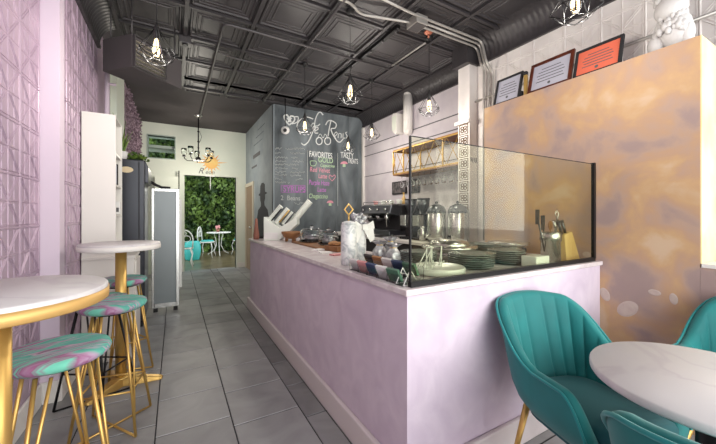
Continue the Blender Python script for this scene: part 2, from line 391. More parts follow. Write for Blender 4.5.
for x in xs:
    for y in ysq:
        if y < YF: continue
        if x+PX > 3.0 and False: continue
        g = 0.035
        bead(x+g, x+PX-g, y+g, y+PX-g, 0.030, 0.013)
        bead(x+g+0.055, x+PX-g-0.055, y+g+0.055, y+PX-g-0.055, 0.020, 0.006)
        bead(x+g+0.10, x+PX-g-0.10, y+g+0.10, y+PX-g-0.10, 0.020, 0.007)
for x in xs+[xs[-1]+PX]: mb.box(x-0.018, x+0.018, YF, YBB-0.02, HC-0.03, HC)
for y in ysq+[5.25]: mb.box(-0.5, 3.1, y-0.016, y+0.016, HC-0.026, HC)
mb.box(-0.8, 3.2, YBB-0.06, YBB-0.0, HC-0.03, HC)
mb.build('tin_coffers', M['black_tin'], cl)
# back wall with doorway and vent opening
DX0, DX1, DH = 0.19, 1.29, 2.18
VX0, VX1, VZ0, VZ1 = -0.50, 0.0, 2.52, 3.0
mb = MB()
y0, y1 = YB, YB+0.12
mb.box(XL2-0.2, DX0, y0, y1, 0, VZ0).box(DX0, DX1, y0, y1, DH, VZ0).box(DX1, 1.7, y0, y1, 0, VZ0)
mb.box(XL2-0.2, VX0, y0, y1, VZ0, VZ1).box(VX1, 1.7, y0, y1, VZ0, VZ1).box(XL2-0.2, 1.7, y0, y1, VZ1, HC)
wb = struct('wall_back', mb, M['cream'])
mb = MB()
for a in ((VX0-.02, VX1+.02, VZ1, VZ1+.02), (VX0-.02, VX1+.02, VZ0-.02, VZ0), (VX0-.02, VX0, VZ0, VZ1), (VX1, VX1+.02, VZ0, VZ1)): mb.box(a[0], a[1], y0-0.012, y1+0.2, a[2], a[3])
struct('window_1', mb, M['mint'])
mb = MB().box(DX0-0.03, DX0, y0-0.01, y1+0.01, 0, DH+0.03).box(DX1, DX1+0.03, y0-0.01, y1+0.01, 0, DH+0.03).box(DX0, DX1, y0-0.01, y1+0.01, DH, DH+0.03)
struct('door_1', mb, M['cream'])
baseb('baseboard_back', DX1+0.03, XBB, YB-0.015, YB, 0.12)
baseb('baseboard_back_left', DX0-0.2, DX0-0.03, YB-0.03, YB, 0.18)
# chalkboard wall block
struct('wall_chalkboard_side', MB().box(XBB, XBB+0.15, YBB+0.12, YB, 0, HC), M['board_side'])
bb = struct('wall_chalkboard', MB().box(XBB, XR2+0.1, YBB, YBB+0.12, 0, HC-0.03), M['board'])
ws = bpy.data.objects['wall_chalkboard_side']
struct('trim_15', MB().box(XBB-0.008, XBB+0.008, YBB-0.008, YBB+0.008, 0, HC-0.04), M['board_side'])
mb = MB().box(XBB-0.03, XBB, 7.26, 7.34, 0, 2.02).box(XBB-0.03, XBB, 8.08, 8.16, 0, 2.02).box(XBB-0.03, XBB, 7.34, 8.08, 1.94, 2.02)
d2 = struct('door_2', mb, M['casing'])
MB().box(XBB-0.012, XBB-0.001, 7.34, 8.08, 0.0, 1.94).build('door_leaf', M['door_wood'], d2)
MB().ball((XBB-0.05, 7.42, 1.0), 0.03).build('door_knob', M['steel'], d2)
# partition, low wall, sill
XP = 2.65; PY0, PY1, PZ = 0.62, 2.12, 2.34
pt = struct('wall_partition', MB().box(XP, XR-0.001, PY0+0.006, PY1, 0, PZ), M['tan'])
struct('trim_16', MB().box(XP+0.002, XR-0.001, PY0, PY0+0.006, 1.012, PZ), M['tan_lit_edge'])  # thin overlay on the partition end, window light painted as paler yellow
struct('wall_right_low', MB().box(XP, XP+0.12, YF, PY0+0.005, 0, 0.99), M['tan'])
struct('trim_17', MB().box(XP-0.004, XR+0.3, YF, PY0-0.001, 0.99, 1.012), M['white_wood'])
mb = MB()
for cy, cz, ry, rz_, an in ((1.30, 0.70, 0.045, 0.03, 0.4), (1.26, 0.80, 0.03, 0.05, 0.2), (1.10, 0.73, 0.03, 0.045, -0.5), (0.97, 0.66, 0.045, 0.07, 0.7), (0.83, 0.80, 0.03, 0.02, 0), (1.22, 1.0, 0.03, 0.02, 0), (0.74, 0.78, 0.02, 0.035, 0)):
    n = 24; vs = []
    for lay, k in ((0, 1.0), (-0.002, 0.8)):
        for i in range(n):
            a = 2*PI*i/n; rr = k*(1+0.07*math.sin(2*a+cy*9)); yy = ry*math.cos(a)*rr; zz = rz_*math.sin(a)*rr
            vs.append((XP+lay, cy+yy*math.cos(an)-zz*math.sin(an), cz+yy*math.sin(an)+zz*math.cos(an)))
    mb.add(vs, [(i, (i+1) % n, n+(i+1) % n, n+i) for i in range(n)]+[tuple(n+i for i in range(n))])
mb.build('plaster_patch', M['plaster_patch'], pt)

struct('ceiling_porch', MB().box(-0.9, 0.12, YB+.13, 8.92, 2.76, 2.82), M['mint'])
# ---------------------------------------------------------------- service counter (built in)
CX, CY, CZ = 0.90, 1.13, 0.965
ct = thing('service_counter', 'long L-shaped pale stone counter top with pink plastered front', 'counter')
poly = [(CX-0.02, CY-0.02), (XP-0.003, CY-0.02), (XP-0.003, 1.95), (1.52, 1.95), (1.52, 4.55)]
poly += [(1.52-(1.52-CX+0.02)/2*(1-math.cos(a)), 4.55+0.12*math.sin(a)) for a in [PI*i/10 for i in range(1, 11)]]
MB().prism(poly, CZ-0.03, CZ).build('worktop', M['slab'], ct, bevel=0.005)
MB().box(CX, CX+0.10, CY, 4.55, 0, CZ-0.03).box(CX+0.10, XP-.002, CY, CY+0.10, 0, CZ-0.03).build('plastered_front', M['pink_plaster'], ct)
MB().box(1.40, 1.50, 1.95, 4.5, 0.0, CZ-0.031).box(1.50, XP-0.01, 1.85, 1.93, 0, CZ-0.031).build('cabinet_back', M['white_wood'], ct)
MB().box(CX-0.03, CX-0.001, CY-0.02, 4.62, 0, 0.15).build('baseboard', M['baseboard'], ct, bevel=0.008)
MB().box(CX-0.001, XP-.002, CY-0.028, CY-0.001, 0, 0.15).build('baseboard', M['baseboard'], ct, bevel=0.008)
# back bar along the right wall
bc = thing('back_bar_cabinet', 'dark cabinet with pale top under the espresso machine', 'cabinet', (2.88, 3.9, 0))
MB().box(-0.36, 0.19, -1.35, 1.6, 0.0, 0.93).build('body', M['black_matte'], bc)
MB().box(-0.40, 0.20, -1.38, 1.62, 0.93, 0.965).build('top', M['white_wood'], bc, bevel=0.004)

# ================================================================== PATIO
struct('ground_patio', MB().box(-5, 7, YB+0.12, 13.5, -0.12, -0.01), M['patio'])
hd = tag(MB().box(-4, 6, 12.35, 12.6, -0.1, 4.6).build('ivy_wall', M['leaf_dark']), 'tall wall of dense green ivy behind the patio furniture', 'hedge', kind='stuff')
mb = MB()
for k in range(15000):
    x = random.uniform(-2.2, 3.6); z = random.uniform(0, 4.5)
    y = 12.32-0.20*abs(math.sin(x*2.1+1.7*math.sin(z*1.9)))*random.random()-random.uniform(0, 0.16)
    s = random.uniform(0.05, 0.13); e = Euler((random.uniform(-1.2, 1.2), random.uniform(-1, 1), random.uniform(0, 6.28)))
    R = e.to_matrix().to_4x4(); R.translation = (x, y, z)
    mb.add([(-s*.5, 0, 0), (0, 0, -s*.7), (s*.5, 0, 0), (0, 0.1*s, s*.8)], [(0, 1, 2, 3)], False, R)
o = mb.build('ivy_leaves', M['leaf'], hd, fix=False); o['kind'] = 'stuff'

def ring(c, r, n=20, ax='y', sq=1.0):
    return [(c[0]+r*math.cos(2*PI*i/n), c[1], c[2]+r*sq*math.sin(2*PI*i/n)) if ax == 'y' else (c[0]+r*math.cos(2*PI*i/n), c[1]+r*math.sin(2*PI*i/n), c[2]) for i in range(n)]
def bistro_chair(label, loc, rz):
    t = thing('bistro_chair', label, 'chair', loc, rz, 'white bistro chairs on the patio')
    mb = MB(); pts = [(-0.2, 0.2, 0.45)]+[(-0.21*math.cos(a), 0.22, 0.68+0.24*math.sin(a)) for a in [PI*i/10 for i in range(11)]]+[(0.2, 0.2, 0.45)]
    mb.tube(pts, 0.014)
    for c in (-0.08, 0.08): mb.tube(ring((c, 0.21, 0.70), 0.075), 0.009, 6, True)
    mb.tube(ring((0, 0.21, 0.83), 0.06), 0.009, 6, True)
    mb.build('backrest', M['wire_white'], t)
    MB().lathe([(0.0, 0.44), (0.2, 0.44), (0.215, 0.46), (0.2, 0.475), (0, 0.475)]).build('seat_frame', M['wire_white'], t)
    MB().lathe([(0.0, 0.475), (0.18, 0.475), (0.19, 0.495), (0.16, 0.515), (0, 0.52)]).build('seat_cushion', M['teal_plastic'], t)
    for sx in (-1, 1):
        for sy in (-1, 1):
            MB().tube([(sx*.15, sy*.15, .44), (sx*.19, sy*.19, .3), (sx*.16, sy*.16, .15), (sx*.2, sy*.2, 0.0)], 0.012).build('leg', M['wire_white'], t)
    return t
bistro_chair('white bistro chair with aqua seat, left of patio table', (0.86, 10.75, -0.01), rad(70))
bistro_chair('white bistro chair cut off by the right doorway edge', (1.83, 10.9, -0.01), rad(-80))
bistro_chair('white scroll-back chair just outside the left doorway edge', (0.20, 9.1, -0.01), rad(175))
t = thing('patio_table', 'small white round bistro table before the ivy wall', 'table', (1.23, 11.15, -0.01))
MB().lathe([(0, 0.70), (0.36, 0.70), (0.37, 0.715), (0.36, 0.73), (0, 0.73)]).build('tabletop', M['wire_white'], t)
for k in range(3):
    a = 2*PI*k/3+0.5; c, s_ = math.cos(a), math.sin(a)
    MB().tube([(c*.16, s_*.16, .70), (c*.10, s_*.10, .5), (c*.08, s_*.08, .3), (c*.2, s_*.2, .1), (c*.36, s_*.36, 0.01)], 0.014).build('leg', M['wire_white'], t)
t = thing('table_posy', 'small pink posy in a pot on the patio table', 'flowers', (1.20, 11.15, 0.72))
MB().lathe([(0.0, 0), (.04, 0), (.055, .09), (0, .09)]).build('pot', M['terracotta'], t)
mb = MB()
for k in range(9): mb.ball((random.uniform(-.05, .05), random.uniform(-.05, .05), .13+random.uniform(0, .07)), .03)
mb.build('blossom', M['rose'], t)
tag(MB().lathe([(0, 0), (.17, 0), (.19, .04), (.215, .2), (.22, .28), (.215, .38), (.19, .5), (.17, .53), (0, .53)], (0.44, 10.3, -0.01)).build('garden_stool', M['teal_plastic']), 'aqua drum-shaped ceramic stool on patio', 'stool')

# ================================================================== LEFT SIDE FURNITURE
def bar_table(label, loc, rz=0, edge='gold_matte'):
    t = thing('bar_table', label, 'table', loc, rz, 'gold pedestal bar tables')
    MB().lathe([(0, 1.052), (.252, 1.052), (.256, 1.058), (.256, 1.076), (.252, 1.08), (0, 1.08)], n=64).build('tabletop', M['marble'], t)
    e = MB().lathe([(0, 1.030), (.250, 1.030), (.2585, 1.035), (.2590, 1.066), (.2562, 1.066), (.2562, 1.0515), (0, 1.0515)], n=64)
    q = e.build('edge_band', M[edge], t)
    if edge == 'gold_matte': q['label'] = 'gold edge and underside'
    MB().cyl((0, 0, .05), (0, 0, 1.03), 0.036, n=28).build('pole', M['gold'], t)
    MB().lathe([(0, .07), (.06, .07), (.062, .058), (.05, .05), (0, .05)]).build('collar', M['gold'], t)
    for k in range(3):
        a = 2*PI/3*k; mb = MB(); R = Matrix.Rotation(a, 4, 'Z')
        pr_ = [(0.0, .045, .0, .07), (.08, .045, .0, .06), (.18, .036, .0, .04), (.25, .03, .0, .028), (.275, .018, .0, .02)]
        vs = []
        for x, wd, z0, z1 in pr_: vs += [(x, -wd, z0), (x, wd, z0), (x, wd*.75, z1), (x, -wd*.75, z1)]
        fs = [(i*4+j, i*4+(j+1) % 4, i*4+4+(j+1) % 4, i*4+4+j) for i in range(4) for j in range(4)]+[(0, 1, 2, 3), (16, 19, 18, 17)]
        mb.add(vs, fs, False, R); mb.build('foot', M['gold'], t, bevel=0.006)
    return t
bar_table('tall white round table with gold pole, nearer to camera at left', (-0.445, 1.30, 0), rad(20))
bar_table('farther tall white round table with thick gold pole and cross base', (-0.355, 3.01, 0), rad(-8), 'white_wood')

def stool(label, loc, rz, leg='gold', h=0.775, fabric='swirl'):
    t = thing('bar_stool', label, 'stool', loc, rz, 'marbled fabric bar stools')
    MB().lathe([(0, h-.065), (.15, h-.055), (.168, h-.042), (.175, h-.026), (.168, h-.010), (.14, h-.001), (.09, h), (0, h)], n=40).build('seat', M[fabric], t)
    MB().lathe([(0, h-.07), (.11, h-.07), (.11, h-.054), (0, h-.056)], n=24).build('seat_plate', M['black_metal'], t)
    ends = []
    for k in range(4):
        a = PI/4+PI/2*k; c, s_ = math.cos(a), math.sin(a); q = Vector((-s_, c, 0))
        top = Vector((c*.11, s_*.11, h-.075)); bot = Vector((c*.225, s_*.225, .008))
        mb = MB().cyl(top+q*.004, bot, .0075, n=10); mb.cyl(top+q*.055+Vector((0, 0, 0)), bot.lerp(top, .10), .006, n=8)
        mb.build('leg', M[leg], t); ends.append((top, bot))
    mb = MB()
    pts = [b.lerp(tp, .36) for tp, b in ends]
    for i in range(4): mb.cyl(pts[i], pts[(i+1) % 4], .006, n=8)
    mb.build('footrest', M[leg], t)
    mb = MB(); mb.cyl(ends[0][1], ends[2][1], .0065, n=8).cyl(ends[1][1], ends[3][1], .0065, n=8).build('floor_rail', M[leg], t)
    return t
stool('marbled teal and pink stool nearest camera under near table', (-0.407, 1.70, 0), rad(25))
stool('marbled bar stool between the two tall white tables', (-0.326, 2.44, 0), rad(-10))
stool('farthest marbled bar stool, beyond the far table pole', (-0.378, 3.27, 0), rad(30), leg='gold')
stool('bar stool with black legs, tucked behind the middle stool', (-0.47, 2.86, 0), rad(60), leg='black_metal', h=0.72)

# white bookcase
t = thing('white_bookcase', 'tall white bookcase with wider base, against the pink wall', 'bookcase', (-0.69, 3.54, 0))
W_ = 0.235; D_ = 0.40; HT = 2.18
MB().box(0, W_, 0, .018, 0.92, HT).build('side_panel', M['white_wood'], t)
MB().box(0, W_, D_-.018, D_, 0.92, HT).build('side_panel', M['white_wood'], t)
MB().box(0, .012, .018, D_-.018, 0.92, HT).build('back_panel', M['cream'], t)
for z in (0.96, 1.28, 1.55, 1.83, HT-.018): MB().box(.012, W_-.004, .018, D_-.018, z, z+.018).build('shelf', M['white_wood'], t)
MB().box(0, .37, -0.01, D_+.01, 0, .90).build('base_cabinet', M['white_wood'], t, bevel=0.003)
MB().box(-0.0, .38, -.018, D_+.018, .90, .925).build('base_top', M['white_wood'], t, bevel=0.003)
MB().box(.371, .385, .01, D_-.01, .08, .88).build('door', M['white_wood'], t, bevel=0.003)
t = thing('black_tablet', 'black-edged upright tablet on the white bookcase shelf', 'tablet', (-0.52, 3.80, 1.575))
MB().box(-.06, .05, -.008, .008, 0, .20).build('case', M['black_matte'], t, bevel=0.004)
MB().box(-.05, .04, -.0095, -.008, .01, .19).build('screen', M['cert_grey'], t)
t = thing('wall_socket_box', 'small white card reader box on lower bookcase shelf', 'box', (-0.50, 3.78, 1.30))
MB().box(-.04, .05, -.02, .02, 0, .12).build('case', M['paper'], t, bevel=.006)
MB().box(-.03, .04, -.0215, -.02, .02, .06).build('keypad', M['ink'], t)
def blades(t, n, L0, L1, r, wd=.018, lean=.35):
    for k in range(n):
        a = random.uniform(0, 6.28); L = random.uniform(L0, L1); ln = random.uniform(.05, lean); c, s_ = math.cos(a), math.sin(a); vs = []
        for i in range(7):
            u = i/6; rr = r+ln*L*u*u; w2 = wd*(math.sin(PI*min(1, .25+.75*u))*1.0 if u < 1 else 0.02)+.001
            p_ = Vector((c*rr, s_*rr, L*u)); q = Vector((-s_, c, 0))*w2
            vs += [p_-q, p_+Vector((c, s_, 0))*.004, p_+q]
        MB().add(vs, [(i*3+j, i*3+j+1, i*3+4+j, i*3+3+j) for i in range(6) for j in range(2)], True).build('leaf', M['leaf_plant'], t, fix=False)
t = thing('snake_plant', 'upright yellow-green snake plant on top of fridge', 'plant', (-0.53, 4.50, 1.92))
MB().lathe([(0, 0), (.05, 0), (.065, .09), (.055, .09), (.05, .08), (0, .08)]).build('pot', M['paper'], t); blades(t, 10, .25, .48, .02)
# glass door fridge with open door
t = thing('display_fridge', 'tall charcoal drinks fridge with its glass door swung open', 'fridge', (-0.49, 4.42, 0))
MB().box(-.18, .19, 0, .60, .08, 1.92).build('body', M['fridge'], t, bevel=.012)
MB().box(-.16, .17, .02, .58, 0, .08).build('plinth', M['black_matte'], t)
MB().prism([(.19+0, 1.66), (.225, 1.66), (.225, 1.84), (.19, 1.92)], .01, .59, 'y').build('light_header', M['fridge'], t, bevel=.006)
MB().prism([(.02+.062*math.cos(2*PI*i/24), 1.80+.034*math.sin(2*PI*i/24)) for i in range(24)], -.004, 0.001, 'y').build('oval_badge', M['logo'], t)
MB().box(-.17, .18, -.003, .001, .86, .88).box(.13, .14, -.003, .001, .1, 1.9).build('seam', M['black_matte'], t)
dr = MB().box(.225, .255, .575, .61, .05, 1.64).box(.505, .545, .575, .61, .05, 1.64).box(.255, .505, .575, .61, .05, .11).box(.255, .505, .575, .61, 1.60, 1.64).build('door', M['steel'], t, bevel=.004)
MB().box(.255, .505, .587, .60, .11, 1.60).build('door_pane', M['door_glass'], dr)
MB().box(.545, .575, .58, .60, .3, 1.5).build('door_handle', M['wire_white'], dr)
MB().tube([(.20, .57, 1.73), (.28, .585, 1.68), (.34, .59, 1.655), (.44, .59, 1.65)], .018).build('closer_arm', M['black_matte'], t)
for q in (.27, .50): MB().box(q-.025, q+.025, .575, .60, 0, .05).build('caster', M['rubber'], t)
t = thing('trailing_plant', 'low leafy green plant lying on top of the charcoal fridge', 'plant', (-0.42, 4.75, 1.92))
MB().lathe([(0, 0), (.06, 0), (.07, .05), (0, .05)]).build('pot', M['leaf_dark'], t)
mb = MB()
for k in range(110):
    a = random.uniform(0, 6.28); r_ = random.uniform(0, .14); z = random.uniform(.02, .09)*(1.3-r_/.2)+.02
    R = Euler((random.uniform(-.8, .8), random.uniform(-.8, .8), a)).to_matrix().to_4x4(); R.translation = (r_*math.cos(a), r_*math.sin(a)*1.3, z)
    mb.add([(-.02, 0, 0), (0, -.035, .004), (.02, 0, 0), (0, .035, .004)], [(0, 1, 2, 3)], False, R)
mb.build('foliage', M['leaf_plant'], t, fix=False)
# dusty pink flower wall on the rear left wall
hd = tag(MB().box(XL2, XL2+.05, 5.9, YB-.01, 1.2, HC-.002).build('flower_wall', M['flower_wall']), 'dusty pink textured flower wall panel beside the ceiling at rear left', 'wall decoration', kind='stuff')
mb = MB()
for k in range(2600):
    y = random.uniform(5.9, YB-.05); z = random.uniform(1.3, HC-.04); s = random.uniform(.03, .055)
    R = Euler((random.uniform(-3, 3), random.uniform(-3, 3), random.uniform(-3, 3))).to_matrix().to_4x4(); R.translation = (XL2+.05+random.uniform(0, .05), y, z)
    mb.add([(-s*.5, 0, 0), (0, -s*.5, .2*s), (s*.5, 0, 0), (0, s*.5, .2*s)], [(0, 1, 2, 3)], False, R)
o = mb.build('petals', M['flower_wall'], hd, fix=False); o['kind'] = 'stuff'
tag(MB().cyl((XL2+.06, 4.38, 1.0), (XL2+.06, 4.38, 3.0), .022).cyl((XL2+.06, 4.38, 2.72), (XL2+.14, 4.38, 2.72), .014).cyl((XL2+.02, 4.38, 2.9), (XL2+.06, 4.38, 2.9), .014).build('wall_pipe', M['pink_paint']), 'pale pink vertical pipe on the wall above bookcase', 'pipe')
t = thing('white_half_door', 'white folded panel door standing at the rear wall', 'door', (-0.22, YB-.14, 0))
MB().box(-.15, .28, 0, .03, 0, 2.12).build('panel', M['cream'], t)
MB().cyl((.30, .0, 0), (.30, .0, 2.25), .014).build('edge_rod', M['steel'], t)

# heater
t = thing('unit_heater', 'big grey box heater with louvres hanging at the left wall', 'heater', (-0.338, 3.54, 2.64), rad(44))
MB().box(0, .56, 0, .36, 0, .30).build('housing', M['black_gypsum'], t, bevel=.004)
mb = MB()
for k in range(6):
    z = .04+.04*k; R = Matrix.Translation((0, -.004, z)) @ Matrix.Rotation(rad(-35), 4, 'X')
    mb.box(.015, .34, -.018, .018, -.002, .002, R)
mb.build('louvre', M['louvre_fins'], t)
MB().box(.005, .015, -.03, 0, .015, .285).box(.34, .35, -.03, 0, .015, .285).box(.005, .35, -.03, 0, .285, .295).box(.005, .35, -.03, 0, .005, .015).build('louvre_frame', M['conduit'], t)
for x, y in ((.04, .05), (.52, .05), (.04, .31), (.52, .31)): MB().cyl((x, y, .29), (x, y, .635), .006, n=8).build('hanger_rod', M['conduit'], t)

# ================================================================== CEILING SERVICES
def pendant(label, x, y, ztop=2.625):
    t = thing('pendant_lamp', label, 'lamp', (x, y, 0), random.uniform(0, 1.5), 'black wire cage pendant lamps')
    zt = ztop
    MB().lathe([(0, HC-.03-.022), (.035, HC-.052), (.042, HC-.03), (.042, HC-.0265), (0, HC-.0265)], n=20).build('canopy', M['black_metal'], t)
    MB().cyl((0, 0, zt), (0, 0, HC-.05), .003, n=6).build('cord', M['black_metal'], t)
    n = 6; r1 = .125; zm = zt-.20; zb = zt-.255; r2 = .062
    mb = MB()
    A = [Vector((r1*math.cos(2*PI*i/n), r1*math.sin(2*PI*i/n), zm)) for i in range(n)]
    B = [Vector((r2*math.cos(2*PI*(i+.5)/n), r2*math.sin(2*PI*(i+.5)/n), zb)) for i in range(n)]
    for i in range(n):
        mb.cyl((0, 0, zt), A[i], .0028, n=5); mb.cyl(A[i], A[(i+1) % n], .0028, n=5); mb.cyl(A[i], B[i], .0028, n=5); mb.cyl(A[(i+1) % n], B[i], .0028, n=5); mb.cyl(B[i], B[(i+1) % n], .0028, n=5)
    mb.build('wire_cage', M['black_metal'], t)
    MB().lathe([(0, zt-.095), (.019, zt-.095), (.02, zt-.03), (.012, zt), (.004, zt+.02), (0, zt+.02)], n=14).build('socket', M['bulb_base'], t)
    b = MB().lathe([(.016, zt-.095), (.02, zt-.12), (.029, zt-.16), (.031, zt-.185), (.02, zt-.212), (0, zt-.22)], n=16).build('bulb', M['glass_clear'], t)
    mb = MB()
    for k in range(4):
        a = k*PI/2; mb.cyl((.006*math.cos(a), .006*math.sin(a), zt-.10), (.014*math.cos(a+.5), .014*math.sin(a+.5), zt-.19), .0035, n=5)
    mb.build('filament', M['filament'], b)
    l = bpy.data.lights.new('pendant_bulb_light', 'POINT'); l.energy = PEND; l.color = (1, .93, .84); l.shadow_soft_size = .05
    lo = bpy.data.objects.new('pendant_bulb_light', l); lo.location = (0, 0, zt-.30); lo.parent = t; COL.objects.link(lo)
    return t
PEND = 12
pendant('wire cage pendant hanging just in front of the box heater', -0.11, 2.66)
pendant('largest wire cage pendant, cut off at the top edge', 1.94, 0.945, 2.64)
pendant('wire cage pendant hanging high over the counter middle', 1.46, 2.70)
pendant('wire cage pendant nearest the glass screen and right wall', 2.44, 2.68, 2.65)
pendant('wire cage pendant over the chalk title, left part of board', 1.47, 3.96, 2.60)
pendant('wire cage pendant at the right edge of the chalkboard', 2.50, 3.96, 2.64)
pendant('farthest small wire cage pendant before the right chalk column', 2.53, 4.75, 2.60)
def pipe(name, pts, r, label, m='conduit', cat='pipe', group='ceiling conduits'):
    P2 = []
    pts = [Vector(p) for p in pts]
    for i, p in enumerate(pts):
        if 0 < i < len(pts)-1:
            a = (pts[i-1]-p); b = (pts[i+1]-p); d = min(.07, a.length*.4, b.length*.4)
            a = p+a.normalized()*d; b = p+b.normalized()*d
            for k in range(6):
                u = k/5; P2.append(a*(1-u)**2+p*2*u*(1-u)+b*u*u)
        else: P2.append(p)
    return tag(MB().tube(P2, r, 10).build(name, M[m]), label, cat, group)
z = HC-.06
pipe('electrical_conduit', [(0.30, 2.56, z), (1.40, 2.56, z), (1.55, 2.66, z), (2.05, 2.52, z), (3.02, 2.52, z), (3.02, 2.46, 3.0), (3.065, 2.46, 2.95), (3.065, 2.46, 1.0)], .012, 'dark conduit crossing the ceiling and turning down right wall, first', 'conduit_light')
pipe('electrical_conduit', [(2.15, 2.46, z), (3.0, 2.46, z), (3.0, 2.40, 2.98), (3.07, 2.40, 2.92), (3.07, 2.40, 1.0)], .012, 'middle of three bare conduits bending down at right wall', 'conduit_light')
pipe('electrical_conduit', [(1.50, 2.36, z), (1.95, 2.40, z), (2.96, 2.40, z), (2.96, 2.34, 2.96), (3.07, 2.34, 2.88), (3.07, 2.34, 1.0)], .012, 'nearest of three bare conduits bending down at right wall', 'conduit_light')
pipe('electrical_conduit', [(0.425, 7.1, z-.026), (0.425, 3.42, z-.026), (2.42, 3.42, z-.026)], .014, 'angled dark pipe running to the chandelier from mid ceiling', 'conduit')
pipe('electrical_conduit', [(0.13, 4.05, z), (0.30, 4.05, z), (0.62, 4.18, z), (1.5, 4.18, z)], .012, 'short dark pipe leaving the ceiling box above the heater', 'conduit')
pipe('electrical_conduit', [(2.44, 2.74, z), (2.44, 3.38, z)], .010, 'bare straight conduit behind the glass screen pendant', 'conduit_light')
pipe('electrical_conduit', [(1.32, 1.4, z), (1.32, 5.5, z)], .014, 'long dark pipe running from the front towards chalkboard', 'conduit')
pipe('wall_conduit', [(3.068, 0.32, 2.62), (3.068, 2.63, 2.62)], .012, 'pale straight conduit across the white tin wall behind the bust', 'conduit_light', group=None)
t = thing('track_rail', 'black lamp track with clips on ceiling near right wall', 'track', (2.0, 3.3, HC-.03))
mb = MB().box(-.02, .02, -.65, 2.2, -.04, 0)
mb.build('rail', M['black_metal'], t)
for k in range(12): MB().cyl((0, -.6+.24*k, -.055), (0, -.6+.24*k, -.035), .012, n=10).build('clip', M['conduit'], t)
t = thing('junction_box', 'grey junction box where the conduits meet above counter', 'junction box', (2.10, 2.47, HC-.028))
MB().box(-.07, .07, -.07, .09, -.09, 0).build('body', M['conduit_light'], t, bevel=.004); MB().box(-.06, .06, -.06, .08, -.094, -.09).build('cover', M['conduit'], t)
t = thing('ceiling_box', 'small grey ceiling box above the box heater', 'junction box', (0.10, 4.05, HC-.026))
MB().box(-.06, .06, -.06, .06, -.07, 0).build('body', M['conduit'], t, bevel=.004); MB().cyl((0, 0, -.08), (0, 0, -.07), .03).build('knockout', M['black_metal'], t)
t = thing('smoke_detector', 'small copper-coloured sprinkler head on the black ceiling', 'sprinkler', (2.44, 2.68, HC-.04), 0)
t.location = (2.36, 2.60, HC-.03)
MB().lathe([(0, -.03), (.02, -.028), (.045, -.01), (.05, 0), (0, 0)]).build('rosette', M['copper'], t); MB().cyl((0, 0, -.06), (0, 0, -.028), .01).build('nozzle', M['copper'], t)
t = thing('security_camera', 'white dome camera on a stem before the chalkboard', 'camera', (1.62, 5.30, 0))
MB().cyl((0, 0, 2.78), (0, 0, HC-.03), .008).build('stem', M['black_metal'], t)
MB().ball((0, 0, 2.715), .072, (1, 1, .95)).build('dome', M['paper'], t)
MB().cyl((-.02, -.045, 2.70), (-.03, -.085, 2.695), .03).build('lens', M['black_matte'], t)
# chandelier
t = thing('chandelier', 'dark chandelier with glass cups before the rear doorway', 'chandelier', (0.41, 7.14, 0))
MB().lathe([(0, HC-.05), (.02, HC-.05), (.075, HC-.015), (.08, HC-.001), (0, HC-.001)]).build('canopy', M['steel'], t)
MB().cyl((0, 0, 2.42), (0, 0, HC-.04), .012).ball((0, 0, 2.95), .022).ball((0, 0, 2.75), .022).ball((0, 0, 2.40), .045).ball((0, 0, 2.62), .02).build('stem', M['black_metal'], t)
MB().tube([(0.0, 0, 2.7), (.04, 0, 2.78), (.06, 0, 2.86), (.02, 0, 2.95)], .004).build('hanging_wire', M['black_metal'], t)
for k in range(5):
    a = 2*PI*k/5+.35; c, s_ = math.cos(a), math.sin(a)
    ar = MB().tube([(c*r_, s_*r_, zz) for r_, zz in ((.02, 2.40), (.10, 2.36), (.20, 2.36), (.25, 2.40), (.26, 2.45))], .008).lathe([(0, 0), (.035, 0), (.02, .03), (0, .03)], (c*.26, s_*.26, 2.44)).build('arm', M['black_metal'], t)
    MB().lathe([(.03, 0), (.045, .02), (.05, .06), (.05, .13), (.047, .13), (.046, .06), (.04, .022), (.027, .005)], (c*.26, s_*.26, 2.47), 18).build('glass_cup', M['glass_clear'], ar)
l = bpy.data.lights.new('chandelier_light', 'POINT'); l.energy = 28; l.color = (1, .93, .82); l.shadow_soft_size = .12
lo = bpy.data.objects.new('chandelier_light', l); lo.location = (0, 0, 2.25); lo.parent = t; COL.objects.link(lo)
# sun painting and lettering on back wall
sp = MB(); n = 24
SX, SZ = 0.74, 2.50
for i in range(16):
    a = 2*PI*i/16+.05; L = .36 if i % 4 == 0 else (.27 if i % 2 == 0 else .21); b = .10
    P_ = [(SX+.15*math.cos(a-b), SZ+.15*math.sin(a-b)), (SX+.15*math.cos(a+b), SZ+.15*math.sin(a+b)), (SX+L*math.cos(a+.03), SZ+L*math.sin(a+.03))]
    sp.prism(P_, YB-.003, YB, 'y')
sp.build('painted_sun_rays', M['sun_orange'], wb)
MB().prism([(SX+.145*math.cos(2*PI*i/28), SZ+.145*math.sin(2*PI*i/28)) for i in range(28)], YB-.005, YB, 'y').build('painted_sun_disc', M['sun_yellow'], wb)
text('painted_letters', 'R', .19, M['ink'], wb, (0.46, YB-.004, 2.235), (PI/2, 0, 0), shear=.35)
text('painted_letters', "eon", .13, M['ink'], wb, (0.61, YB-.004, 2.235), (PI/2, 0, 0), shear=.3)
tag(MB().box(-.10, .10, -.05, 0, .0, .03).cyl((0, -.03, 0), (0, -.03, -.3), .01).build('door_closer', M['wire_white']), 'white rod hanging at the top of the rear doorway', 'door hardware').location = (.72, YB-.002, 2.17)

